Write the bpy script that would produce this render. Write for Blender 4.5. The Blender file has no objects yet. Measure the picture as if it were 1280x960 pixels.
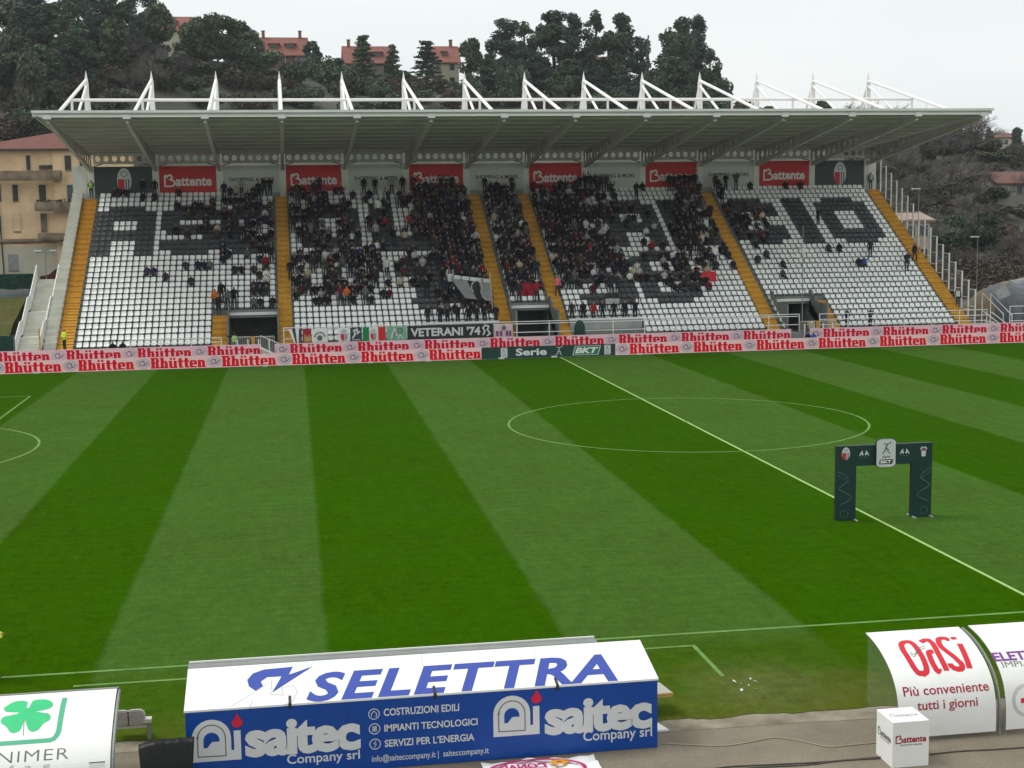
import bpy, bmesh, math, random
import numpy as np
from mathutils import Vector, Matrix, noise as mnoise
rad = math.radians
random.seed(7)
SC = bpy.context.scene
COL = SC.collection

# ------------------------------------------------------------------ camera, sky, sun, exposure
CAM = Vector((-20.36, -69.26, 10.98)); YAW, PIT, ROL, FPX = 0.1616, -0.1232, -0.0140, 1756.13
cyw, syw, cp, sp = math.cos(YAW), math.sin(YAW), math.cos(PIT), math.sin(PIT)
FW = Vector((syw*cp, cyw*cp, sp)); R0 = Vector((cyw, -syw, 0)); U0 = R0.cross(FW)
RT = R0*math.cos(ROL) + U0*math.sin(ROL); UP = U0*math.cos(ROL) - R0*math.sin(ROL)
cd = bpy.data.cameras.new('camera'); cam = bpy.data.objects.new('camera', cd); COL.objects.link(cam)
m3 = Matrix((RT, UP, -FW)).transposed()
cam.matrix_world = Matrix.Translation(CAM) @ m3.to_4x4()
cd.sensor_width = 36; cd.lens = FPX/1280*36; cd.clip_end = 5000; cd.clip_start = 0.5
SC.camera = cam

world = bpy.data.worlds.new('World'); SC.world = world; world.use_nodes = True
wt = world.node_tree; wt.nodes.clear()
def N(t, typ, **kw):
    n = t.nodes.new(typ)
    for k, v in kw.items():
        if k in n.inputs: n.inputs[k].default_value = v
        else: setattr(n, k, v)
    return n
sky = N(wt, 'ShaderNodeTexSky', sky_type='NISHITA'); sky.sun_disc = False
sky.sun_elevation = rad(52); sky.sun_rotation = rad(-50); sky.dust_density = 4; sky.air_density = 1.0
hs = N(wt, 'ShaderNodeHueSaturation', Saturation=0.25)
wt.links.new(sky.outputs[0], hs.inputs['Color'])
tc = N(wt, 'ShaderNodeTexCoord'); mp = N(wt, 'ShaderNodeMapping'); mp.inputs['Scale'].default_value = (1, 1, 3)
wt.links.new(tc.outputs['Generated'], mp.inputs[0])
nz = N(wt, 'ShaderNodeTexNoise', Scale=2.2, Detail=5.0, Roughness=0.5); wt.links.new(mp.outputs[0], nz.inputs['Vector'])
rp = N(wt, 'ShaderNodeValToRGB'); rp.color_ramp.elements[0].position = .3; rp.color_ramp.elements[1].position = .72
rp.color_ramp.elements[0].color = (7.3, 7.9, 8.0, 1); rp.color_ramp.elements[1].color = (8.9, 9.15, 9.05, 1)
wt.links.new(nz.outputs[0], rp.inputs[0])
mx = N(wt, 'ShaderNodeMixRGB', Fac=0.9); wt.links.new(hs.outputs[0], mx.inputs[1]); wt.links.new(rp.outputs[0], mx.inputs[2])
bg = N(wt, 'ShaderNodeBackground', Strength=0.085); wt.links.new(mx.outputs[0], bg.inputs[0])
wo = N(wt, 'ShaderNodeOutputWorld'); wt.links.new(bg.outputs[0], wo.inputs[0])

sl = bpy.data.lights.new('sun', 'SUN'); sl.energy = 1.4; sl.angle = rad(25); sl.color = (1, .96, .9)
sun = bpy.data.objects.new('sun', sl); COL.objects.link(sun)
SUNDIR = Vector((math.sin(rad(-50))*math.cos(rad(52)), math.cos(rad(-50))*math.cos(rad(52))*0.35, math.sin(rad(52))))
sun.rotation_euler = SUNDIR.to_track_quat('Z', 'Y').to_euler(); sun.location = (0, 0, 80)
vs = SC.view_settings; vs.view_transform = 'Standard'; vs.look = 'None'; vs.gamma = 1; vs.exposure = 0.52; vs.use_curve_mapping = False

def ray(px, py):
    return FW + RT*((px-640)/FPX) + UP*((480-py)/FPX)
def at(px, py, Y=None, Z=None, X=None):
    v = ray(px, py)
    if Y is not None: t = (Y-CAM.y)/v.y
    elif Z is not None: t = (Z-CAM.z)/v.z
    else: t = (X-CAM.x)/v.x
    return CAM + v*t
def pix(P):
    d = Vector(P)-CAM; D = d.dot(FW)
    return 640+FPX*d.dot(RT)/D, 480-FPX*d.dot(UP)/D

# ------------------------------------------------------------------ materials
def s2l(c):
    return tuple(((v/255)/12.92 if v/255 <= .04045 else ((v/255+.055)/1.055)**2.4) for v in c)
MATS = {}
def mat(name, col, rough=.6, var=.12, scale=3.0, bump=0.0, metal=0.0, spec=.4, dirt=None):
    """procedural: base colour varied by two noises (wear with its own shape), optional bump"""
    if name in MATS: return MATS[name]
    m = bpy.data.materials.new(name); m.use_nodes = True; t = m.node_tree
    b = t.nodes['Principled BSDF']; b.inputs['Roughness'].default_value = rough; b.inputs['Metallic'].default_value = metal
    b.inputs['Specular IOR Level'].default_value = spec
    tcn = N(t, 'ShaderNodeTexCoord')
    n1 = N(t, 'ShaderNodeTexNoise', Scale=scale, Detail=6.0, Roughness=.6); t.links.new(tcn.outputs['Object'], n1.inputs['Vector'])
    r = N(t, 'ShaderNodeValToRGB'); e = r.color_ramp.elements
    e[0].position, e[1].position = .3, .7
    lo = dirt if dirt else tuple(c*(1-var) for c in col)
    e[0].color = (*lo, 1); e[1].color = (*[min(1, c*(1+var*.6)) for c in col], 1)
    t.links.new(n1.outputs[0], r.inputs[0]); t.links.new(r.outputs[0], b.inputs['Base Color'])
    if bump:
        n2 = N(t, 'ShaderNodeTexNoise', Scale=scale*8, Detail=4.0); t.links.new(tcn.outputs['Object'], n2.inputs['Vector'])
        bp = N(t, 'ShaderNodeBump', Strength=bump, Distance=.02); t.links.new(n2.outputs[0], bp.inputs['Height']); t.links.new(bp.outputs[0], b.inputs['Normal'])
    MATS[name] = m
    return m
M = {}
M['white'] = mat('white_paint', (.80, .80, .78), .45, .06, .8)
M['steel_white'] = mat('white_steel', (.74, .74, .70), .45, .10, .5)
M['roof_sheet'] = mat('roof_sheet', (.50, .46, .44), .55, .18, .35)
M['rafter'] = mat('rafter_paint', (.60, .57, .53), .5, .15, .6)
M['seat_white'] = mat('seat_white', (.87, .88, .86), .4, .06, .5)
M['seat_black'] = mat('seat_black', (.064,.069,.077), .5, .25, .8)
M['concrete'] = mat('terrace_concrete', (.20, .215, .20), .9, .22, .7, .15)
M['concrete_l'] = mat('pale_concrete', (.36, .37, .35), .9, .2, .8, .15)
M['clad'] = mat('pale_cladding', (.62, .62, .55), .5, .12, .8, dirt=(.50,.50,.43))
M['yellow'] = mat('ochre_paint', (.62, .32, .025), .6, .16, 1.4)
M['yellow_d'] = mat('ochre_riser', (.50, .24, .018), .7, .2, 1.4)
M['nosing'] = mat('nosing_mark', (.70, .55, .25), .5)
M['panel_red'] = mat('panel_red', s2l((205, 40, 42)), .55, .08, .5)
M['panel_white'] = mat('panel_white', (.62, .63, .58), .55, .06, .5)
M['panel_dark'] = mat('panel_dark', (.040, .055, .060), .5, .1, .5)
M['ink_white'] = mat('ink_white', (.80, .80, .79), .5, .04)
M['ink_pale'] = mat('ink_pale', (.62, .64, .65), .5, .04)
M['ink_black'] = mat('ink_black', (.02, .02, .022), .5, .1)
M['ink_grey'] = mat('ink_grey', (.13, .14, .13), .5, .1)
M['ink_lgrey'] = mat('ink_light_grey', (.42, .43, .44), .5, .1)
M['led_red'] = mat('board_red', s2l((232, 8, 34)), .6, .05, 1.2, spec=.1)
M['led_pink'] = mat('board_pink', s2l((252, 206, 208)), .5, .06, .6)
M['led_rose'] = mat('board_rose', s2l((236, 196, 204)), .55, .06, .6)
M['led_rose_red'] = mat('board_rose_red', s2l((212, 14, 46)), .6, .06, 1.2, spec=.1)
M['emblem_lilac'] = mat('emblem_lilac', s2l((215, 190, 200)), .5, .05)
M['emblem_ink'] = mat('emblem_ink', s2l((120, 70, 105)), .5, .05)
M['board_green'] = mat('board_green', s2l((28, 62, 58)), .45, .1, .8)
M['arch_green'] = mat('arch_green', s2l((10, 52, 48)), .5, .2, 1.2)
M['arch_edge'] = mat('arch_edge', (.012, .02, .02), .5)
M['arch_swirl'] = mat('arch_swirl', s2l((62, 92, 88)), .5, .25, 2.0)
M['bkt_green'] = mat('lettering_green', s2l((20, 130, 70)), .5)
M['ink_red'] = mat('ink_red', s2l((205, 30, 50)), .5, .06)
M['ink_crimson'] = mat('ink_crimson', s2l((160, 20, 50)), .5, .06)
M['flame'] = mat('flame_red', s2l((200, 25, 60)), .5, .06)
M['blue'] = mat('panel_blue', s2l((0, 66, 150)), .4, .05, .6)
M['ink_blue'] = mat('ink_blue', s2l((44, 68, 158)), .45, .05)
M['ink_purple'] = mat('ink_purple', s2l((120, 60, 140)), .45, .05)
M['clover'] = mat('clover_green', s2l((40, 190, 120)), .45, .08)
M['teal'] = mat('frame_teal', s2l((70, 170, 130)), .45, .08)
M['dark_metal'] = mat('dark_metal', (.05, .05, .05), .5, .2, 2)
M['grey_metal'] = mat('grey_metal', (.28, .29, .28), .4, .15, 2, 0, .6)
M['grey_plastic'] = mat('grey_plastic', (.38, .36, .33), .5, .08, 2)
M['seat_edge'] = mat('grey_plastic_rim', (.55, .53, .50), .5, .08, 2)
M['black_cover'] = mat('black_cover', (.005, .0055, .006), .42, .3, 3, .15, spec=.25)
M['wood'] = mat('yellow_wood', (.50, .33, .10), .6, .15, 3)
M['magenta'] = mat('banner_magenta', s2l((185, 25, 100)), .6)
M['sunflower'] = mat('banner_yellow', s2l((225, 150, 30)), .6)
M['cable'] = mat('cable_rubber', (.06, .05, .04), .6)
M['cable_l'] = mat('cable_pale', (.34, .28, .20), .6)
M['bark'] = mat('bark', (.07, .055, .045), .9, .3, 2, .4)
M['skin'] = mat('skin', (.30, .18, .13), .6, .1)
M['hair'] = mat('hair', (.03, .022, .018), .7, .3)
M['trousers'] = mat('dark_trousers', (.022, .025, .035), .8, .4, 3)
M['shoes'] = mat('shoes', (.03, .03, .03), .6, .3)
M['tent_green'] = mat('green_netting', (.010, .045, .035), .8, .3, 1.2, .4)
M['roof_tile'] = mat('roof_tile', s2l((108, 66, 58)), .85, .22, 2.2, .5)
M['roof_tile_dull'] = mat('roof_tile_dull', s2l((104, 70, 64)), .85, .2, 2.2, .5)
M['roof_red'] = mat('roof_red_tile', s2l((134, 86, 76)), .85, .15, 1.2, .4)
M['ochre_wall'] = mat('ochre_render', s2l((236, 206, 166)), .9, .14, .45, .1, dirt=s2l((206,174,136)))
M['cream_wall'] = mat('cream_render', s2l((190, 185, 165)), .9, .12, .6, .1)
M['brick_wall'] = mat('brown_render', s2l((130, 98, 84)), .9, .2, .8, .2)
M['stone_wall'] = mat('grey_render', s2l((140, 138, 128)), .9, .25, .6, .2)
M['shutter'] = mat('brown_shutter', (.07, .05, .04), .7, .2, 3)
M['glass_dark'] = mat('window_glass', (.03, .035, .04), .12, .1, 1, 0, 0, .6)
M['balcony'] = mat('stained_concrete', s2l((150, 132, 112)), .9, .3, .7, .2, dirt=s2l((85, 72, 62)))
M['tarp'] = mat('grey_tarp', (.10, .11, .12), .28, .4, .9, .8)
M['earth'] = mat('bare_earth', s2l((125, 112, 88)), .95, .25, .8, .5)
M['blue_grey'] = mat('blue_grey_wall', s2l((120, 132, 140)), .8, .15, .6)

def leafmat(name, c, var=.35):
    if name in MATS: return MATS[name]
    m = bpy.data.materials.new(name); m.use_nodes = True; t = m.node_tree; b = t.nodes['Principled BSDF']
    b.inputs['Roughness'].default_value = .7; b.inputs['Specular IOR Level'].default_value = .15
    g = N(t, 'ShaderNodeNewGeometry'); n1 = N(t, 'ShaderNodeTexNoise', Scale=.45, Detail=3.0)
    oi = N(t, 'ShaderNodeObjectInfo')
    t.links.new(g.outputs['Position'], n1.inputs['Vector'])
    r = N(t, 'ShaderNodeValToRGB'); e = r.color_ramp.elements; e[0].position, e[1].position = .32, .68
    e[0].color = (*[v*(1-var) for v in c], 1); e[1].color = (c[0]*(1+var), c[1]*(1+var), c[2]*(1+var*.6), 1)
    t.links.new(n1.outputs[0], r.inputs[0])
    h = N(t, 'ShaderNodeHueSaturation'); t.links.new(r.outputs[0], h.inputs['Color'])
    mr = N(t, 'ShaderNodeMapRange'); mr.inputs[3].default_value = .8; mr.inputs[4].default_value = 1.25
    t.links.new(oi.outputs['Random'], mr.inputs[0]); t.links.new(mr.outputs[0], h.inputs['Value'])
    t.links.new(h.outputs[0], b.inputs['Base Color'])
    MATS[name] = m; return m
L_pine = leafmat('pine_needles', (.076, .112, .074))
L_pineb = leafmat('blue_pine_needles', (.060, .092, .082))
L_umb = leafmat('umbrella_pine_needles', (.080, .108, .064))
L_olive = leafmat('olive_leaves', (.095, .105, .075))
L_scrub = leafmat('scrub_leaves', (.072, .076, .054))
L_twig = leafmat('bare_twigs', (.115, .105, .108), .3)
L_green = leafmat('evergreen_leaves', (.066, .092, .058))
L_rust = leafmat('rusty_leaves', (.085, .068, .056))

# ------------------------------------------------------------------ mesh builder
class MB:
    def __init__(s): s.v = []; s.f = []; s.mi = []; s.mats = []
    def _m(s, m):
        if m is None: return 0
        if m not in s.mats: s.mats.append(m)
        return s.mats.index(m)
    def add(s, vs_, fs, m=None):
        o = len(s.v); k = s._m(m)
        s.v += [tuple(v) for v in vs_]
        for f in fs: s.f.append(tuple(i+o for i in f)); s.mi.append(k)
        return s
    def box(s, x0, x1, y0, y1, z0, z1, m=None):
        return s.add([(x0,y0,z0),(x1,y0,z0),(x1,y1,z0),(x0,y1,z0),(x0,y0,z1),(x1,y0,z1),(x1,y1,z1),(x0,y1,z1)],
              [(0,3,2,1),(4,5,6,7),(0,1,5,4),(1,2,6,5),(2,3,7,6),(3,0,4,7)], m)
    def beam(s, a, b, w, h=None, m=None, w2=None, h2=None, up=(0,0,1)):
        a, b = Vector(a), Vector(b); h = h or w; w2 = w if w2 is None else w2; h2 = h if h2 is None else h2
        d = (b-a).normalized(); x = d.cross(Vector(up))
        if x.length < 1e-4: x = d.cross(Vector((0,1,0)))
        x.normalize(); y = x.cross(d)
        vs_ = [a+x*sx*w/2+y*sy*h/2 for sx, sy in((-1,-1),(1,-1),(1,1),(-1,1))]+[b+x*sx*w2/2+y*sy*h2/2 for sx, sy in((-1,-1),(1,-1),(1,1),(-1,1))]
        return s.add(vs_, [(0,3,2,1),(4,5,6,7),(0,1,5,4),(1,2,6,5),(2,3,7,6),(3,0,4,7)], m)
    def tube(s, pts, r, m=None, n=6, r2=None, cap=True):
        pts = [Vector(p) for p in pts]; k = len(pts); rings = []
        for i, p in enumerate(pts):
            d = (pts[min(i+1,k-1)]-pts[max(i-1,0)]).normalized()
            x = d.cross(Vector((0,0,1)))
            if x.length < 1e-3: x = d.cross(Vector((0,1,0)))
            x.normalize(); y = x.cross(d); rr = r if r2 is None else r+(r2-r)*i/(k-1)
            rings.append([p+x*math.cos(2*math.pi*j/n)*rr+y*math.sin(2*math.pi*j/n)*rr for j in range(n)])
        vs_ = [v for R in rings for v in R]; fs = []
        for i in range(k-1):
            for j in range(n): fs.append((i*n+j, i*n+(j+1)%n, (i+1)*n+(j+1)%n, (i+1)*n+j))
        if cap: fs.append(tuple(range(n-1,-1,-1))); fs.append(tuple((k-1)*n+j for j in range(n)))
        return s.add(vs_, fs, m)
    def prism(s, poly, x0, x1, m=None, axis='x'):
        """poly in (y,z) extruded along x (or (x,z) along y when axis='y', (x,y) along z when 'z')"""
        n = len(poly)
        def P(u, v, t): return (t,u,v) if axis == 'x' else ((u,t,v) if axis == 'y' else (u,v,t))
        vs_ = [P(u,v,x0) for u,v in poly]+[P(u,v,x1) for u,v in poly]
        fs = [tuple(range(n-1,-1,-1)), tuple(range(n,2*n))]+[(i,(i+1)%n,n+(i+1)%n,n+i) for i in range(n)]
        return s.add(vs_, fs, m)
    def flat(s, v2, fs, O, U, V, off=0.0, m=None):
        O, U, V = Vector(O), Vector(U), Vector(V); n = U.cross(V).normalized()
        return s.add([O+U*a+V*b+n*off for a,b in v2], fs, m)
    def build(s, name, mats=None, parent=None, smooth=False, recalc=True, link=True):
        me = bpy.data.meshes.new(name)
        off = parent.get('_o') if parent is not None else None
        vs_ = s.v if off is None else [(v[0]-off[0], v[1]-off[1], v[2]-off[2]) for v in s.v]
        me.from_pydata(vs_, [], s.f)
        ml = s.mats if s.mats else []
        if mats is not None and not ml: ml = [mats]
        for m in ml: me.materials.append(m)
        if len(ml) > 1: me.polygons.foreach_set('material_index', s.mi)
        if recalc:
            b = bmesh.new(); b.from_mesh(me); bmesh.ops.recalc_face_normals(b, faces=b.faces[:]); b.to_mesh(me); b.free()
        if smooth: me.polygons.foreach_set('use_smooth', [True]*len(me.polygons))
        me.update()
        o = bpy.data.objects.new(name, me)
        if link: COL.objects.link(o)
        if parent is not None:
            o.parent = parent
            if off is not None: o['_o'] = list(off)
        else: o['_o'] = [0,0,0]
        return o
ALLOBJ = []
def tag(o, label=None, cat=None, group=None, kind=None):
    if label: o['label'] = label
    if cat: o['category'] = cat
    if group: o['group'] = group
    if kind: o['kind'] = kind
    return o
def thing(name, label, cat, loc=(0,0,0), group=None):
    o = bpy.data.objects.new(name, None); COL.objects.link(o); o.location = loc; o['_o'] = list(loc)
    o.empty_display_size = .3
    return tag(o, label, cat, group)
def structure(o): o['kind'] = 'structure'; return o
def copy_tree(o, parent=None):
    c = o.copy(); COL.objects.link(c); c.parent = parent
    for ch in list(o.children): copy_tree(ch, c)
    return c

# ------------------------------------------------------------------ lettering
_tc = {}
def text2d(s, bold=0.0, shear=0.0, space=1.0):
    k = (s, bold, shear, space)
    if k in _tc: return _tc[k]
    c = bpy.data.curves.new('lettering_curve', 'FONT'); c.body = s; c.offset = bold; c.shear = shear; c.space_character = space
    c.resolution_u = 3; c.dimensions = '2D'; c.fill_mode = 'FRONT'
    o = bpy.data.objects.new('lettering_curve', c); COL.objects.link(o)
    dg = bpy.context.evaluated_depsgraph_get(); e = o.evaluated_get(dg); me = e.to_mesh()
    v = [(p.co.x, p.co.y) for p in me.vertices]; f = [tuple(p.vertices) for p in me.polygons]
    e.to_mesh_clear(); bpy.data.objects.remove(o); bpy.data.curves.remove(c)
    _tc[k] = (v, f); return v, f
def fit(vf, x0, y0, w, h=None):
    v, f = vf; xs = [a for a,_ in v]; ys = [b for _,b in v]
    mx_, my = min(xs), min(ys); sx = w/(max(xs)-mx_); sy = sx if h is None else h/(max(ys)-my)
    return [(x0+(a-mx_)*sx, y0+(b-my)*sy) for a,b in v], f
def fitb(vf, x0, y0, w, hcap):
    """like fit, but y0 is the baseline and hcap the height above it"""
    v, f = vf; xs = [a for a,_ in v]; ys = [b for _,b in v]; m_ = min(xs); sx = w/(max(xs)-m_); sy = hcap/max(ys)
    return [(x0+(a-m_)*sx, y0+b*sy) for a,b in v], f
def islands(vf):
    v, f = vf; par = list(range(len(v)))
    def fd(i):
        while par[i] != i: par[i] = par[par[i]]; i = par[i]
        return i
    for q in f:
        for i in q[1:]: par[fd(i)] = fd(q[0])
    g = {}
    for q in f: g.setdefault(fd(q[0]), []).append(q)
    out = []
    for fs in g.values():
        ids = sorted({i for q in fs for i in q}); mp_ = {i: k for k, i in enumerate(ids)}
        out.append(([v[i] for i in ids], [tuple(mp_[i] for i in q) for q in fs]))
    return out
def flip(vf):
    v, f = vf; return [(-a,b) for a,b in v], [tuple(reversed(q)) for q in f]
def stroke2d(pts, w, closed=False):
    pts = [Vector((a,b)) for a,b in pts]; n = len(pts); L = []; Rr = []
    for i, p in enumerate(pts):
        a = pts[(i-1) % n] if (closed or i > 0) else None; b = pts[(i+1) % n] if (closed or i < n-1) else None
        d1 = (p-a).normalized() if a is not None else (b-p).normalized(); d2 = (b-p).normalized() if b is not None else d1
        nn = Vector((-(d1+d2).y, (d1+d2).x))
        if nn.length < 1e-3: nn = Vector((-d1.y, d1.x))
        nn.normalize(); k = 1/max(.45, nn.dot(Vector((-d1.y, d1.x))))
        ww = w(i/(n-1)) if callable(w) else w
        L.append(p+nn*ww/2*k); Rr.append(p-nn*ww/2*k)
    v = [tuple(x) for x in L]+[tuple(x) for x in Rr]
    f = [(n+i, n+(i+1) % n, (i+1) % n, i) for i in range(n if closed else n-1)]
    return v, f
def smooth2(pts, n=4, closed=False):
    P = [Vector(p_) for p_ in pts]; out = []; k = len(P)
    for i in range(k if closed else k-1):
        g = lambda j: P[j % k] if closed else P[min(max(j,0),k-1)]
        p0, p1, p2, p3 = g(i-1), g(i), g(i+1), g(i+2)
        for j in range(n): t_ = j/n; out.append(tuple(.5*((2*p1)+(p2-p0)*t_+(2*p0-5*p1+4*p2-p3)*t_*t_+(3*p1-p0-3*p2+p3)*t_**3)))
    if not closed: out.append(tuple(P[-1]))
    return out
def ell(cx, cy, rx, ry, n=20, a0=0, a1=360):
    return [(cx+rx*math.cos(rad(a0+(a1-a0)*i/(n if a1-a0 == 360 else n-1))), cy+ry*math.sin(rad(a0+(a1-a0)*i/(n if a1-a0 == 360 else n-1)))) for i in range(n)]
def poly2d(p): return list(p), [tuple(range(len(p)))]
def rects(rs):
    v = []; f = []
    for a,b,c,d in rs:
        o = len(v); v += [(a,b),(c,b),(c,d),(a,d)]; f.append((o,o+1,o+2,o+3))
    return v, f
def join(*vfs):
    v = []; f = []
    for a, b in vfs:
        o = len(v); v += a; f += [tuple(i+o for i in q) for q in b]
    return v, f
def shift(vf, dx, dy, s=1.0): return [(a*s+dx, b*s+dy) for a,b in vf[0]], vf[1]
def rrect(x0, y0, x1, y1, r, n=4):
    p = []
    for cx, cy, a in((x1-r,y0+r,-90),(x1-r,y1-r,0),(x0+r,y1-r,90),(x0+r,y0+r,180)):
        p += [(cx+r*math.cos(rad(a+90*i/n)), cy+r*math.sin(rad(a+90*i/n))) for i in range(n+1)]
    return p
SLAB = {'R':([(0,0,2.9,1.0),(.4,1.0,2.5,6.5),(0,6.5,4.6,7.5),(3.3,4.2,5.3,6.5),(2.5,3.3,4.8,4.2),(3.1,1.0,5.1,3.3),(3.0,0,5.7,1.0)],5.9),
 'h':([(0,6.5,2.4,7.5),(.4,1.0,2.4,6.5),(0,0,2.8,1.0),(2.4,3.9,4.5,5.1),(3.0,1.0,4.9,3.9),(2.9,0,5.3,1.0)],5.5),
 'ü':([(0,4.1,2.2,5.1),(.3,1.0,2.2,4.1),(.7,0,3.2,1.0),(3.2,1.0,5.1,5.1),(3.2,0,5.5,1.0),(.7,5.8,2.2,7.2),(2.9,5.8,4.4,7.2)],5.7),
 't':([(.7,1.0,2.7,6.8),(0,4.1,.7,5.1),(2.7,4.1,3.6,5.1),(1.0,0,3.6,1.0)],3.8),
 'e':([(.0,1.0,1.9,4.0),(.4,0,4.4,1.0),(.4,4.0,4.3,5.1),(2.9,3.0,4.8,4.0),(1.9,2.1,4.8,3.0)],5.0),
 'n':([(0,4.1,.4,5.1),(.4,1.0,2.3,5.1),(0,0,2.6,1.0),(2.3,4.0,4.4,5.1),(2.9,1.0,4.8,4.0),(2.8,0,5.2,1.0)],5.3)}
def slabword(w):
    x = 0; out = []
    for ch in w:
        r, adv = SLAB[ch]; out.append(shift(rects(r), x, 0)); x += adv
    return join(*out)
def heartB(h):
    """outlined B with a heart-shaped top"""
    p = [(0,0),(.55,0),(.80,.10),(.86,.30),(.74,.50),(.48,.58),(.62,.72),(.60,.90),(.44,1.0),(.28,.92),(.20,.82),(.10,.95),(0,.88)]
    return stroke2d([(a*h, b*h) for a,b in p], .15*h, True)
def battente(w, bold=.03):
    h = w*.24
    return join(shift(heartB(h), h*.08, 0), fit(text2d('attente', bold), h*1.02, 0.0, w-h*1.02, h*.78))
def runner(h):
    """small running figure made of strokes"""
    return join(stroke2d([(0,.92*h),(.25*h,.86*h),(.52*h,.92*h)], .07*h), stroke2d([(.34*h,.80*h),(.18*h,.52*h),(.42*h,.40*h),(.38*h,.18*h)], .09*h),
                stroke2d([(.16*h,.46*h),(.10*h,.22*h),(-.12*h,.06*h)], .08*h), poly2d(ell(.52*h, .10*h, .07*h, .07*h, 8)), poly2d(ell(.60*h, 1.02*h*.97, .07*h, .07*h, 8)))
def crest(mb, O, U, V, w, h, off, ma=None):
    """oval football crest: white top, red left half, black and white striped right half"""
    e = ell(w/2, h/2, w/2, h/2, 28)
    mb.flat(*poly2d(e), O, U, V, off, M['ink_pale'])
    def sub(x0, x1, y0, y1, m, k):
        pts = []
        for i in range(9):
            x = x0+(x1-x0)*i/8; q = max(0, 1-((x-w/2)/(w/2))**2); pts.append((x, max(y0, h/2-h/2*math.sqrt(q))))
        mb.flat(*poly2d(pts+[(x1, y1), (x0, y1)]), O, U, V, off+k, m)
    sub(w*.06, w*.5, 0, h*.56, M['ink_red'], .004)
    sub(w*.58, w*.66, 0, h*.56, M['ink_black'], .004); sub(w*.76, w*.84, 0, h*.56, M['ink_black'], .004)
    mb.flat(*stroke2d(ell(w/2, h*.76, w*.22, h*.1, 12), w*.05, True), O, U, V, off+.004, M['ink_grey'])
print('base ok')

# ================================================================== SETTING
def sstep(a, b, x):
    t = np.clip((x-a)/(b-a), 0, 1); return t*t*(3-2*t)
RX = [-900,-300,-120,-60,-41,-24,-13,-5,7,14,22,40,80,120,141,152,170,250,900]
RZ = [30,36,45,46,45,41.5,41.0,37.0,37.0,37.3,37.3,36,31,27,23,19,14,10,9]
def HZ(x, y):
    x = np.asarray(x, float); y = np.asarray(y, float)
    h = sstep(92, 250, y)*np.interp(x, RX, RZ)*(1+.1*sstep(250, 340, y))
    h = h + 4.5*sstep(-37.8, -39.5, x)*sstep(53.2, 56, y)*(1-sstep(95, 150, y))
    h = h + np.where(y > 100, 1.0*np.sin(x*.11+1)*np.sin(y*.07)*sstep(100, 140, y), 0)
    return h-.06
def build_ground():
    xs = np.unique(np.concatenate([np.arange(-120, 180, 4), np.linspace(-1400,-120,26), np.linspace(180,1400,26)]))
    ys = np.unique(np.concatenate([np.arange(-100, 360, 4), np.linspace(360,1500,20), [52.9, 53.3, 54, 55]]))
    X, Y = np.meshgrid(xs, ys); Z = HZ(X, Y); nx, ny = len(xs), len(ys)
    v = np.stack([X.ravel(), Y.ravel(), Z.ravel()], 1).tolist()
    f = [(j*nx+i, j*nx+i+1, (j+1)*nx+i+1, (j+1)*nx+i) for j in range(ny-1) for i in range(nx-1)]
    mb = MB(); mb.add(v, f)
    m = bpy.data.materials.new('hill_ground'); m.use_nodes = True; t = m.node_tree; b = t.nodes['Principled BSDF']; b.inputs['Roughness'].default_value = .95
    g = N(t, 'ShaderNodeNewGeometry'); n1 = N(t, 'ShaderNodeTexNoise', Scale=.12, Detail=8.0, Roughness=.65); t.links.new(g.outputs['Position'], n1.inputs['Vector'])
    r = N(t, 'ShaderNodeValToRGB'); e = r.color_ramp.elements; e[0].position = .35; e[1].position = .65
    e[0].color = (.032, .033, .028, 1); e[1].color = (.072, .066, .056, 1); k = r.color_ramp.elements.new(.5); k.color = (.048, .052, .034, 1)
    t.links.new(n1.outputs[0], r.inputs[0]); t.links.new(r.outputs[0], b.inputs['Base Color'])
    structure(mb.build('ground', m, smooth=True))
build_ground()

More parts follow.
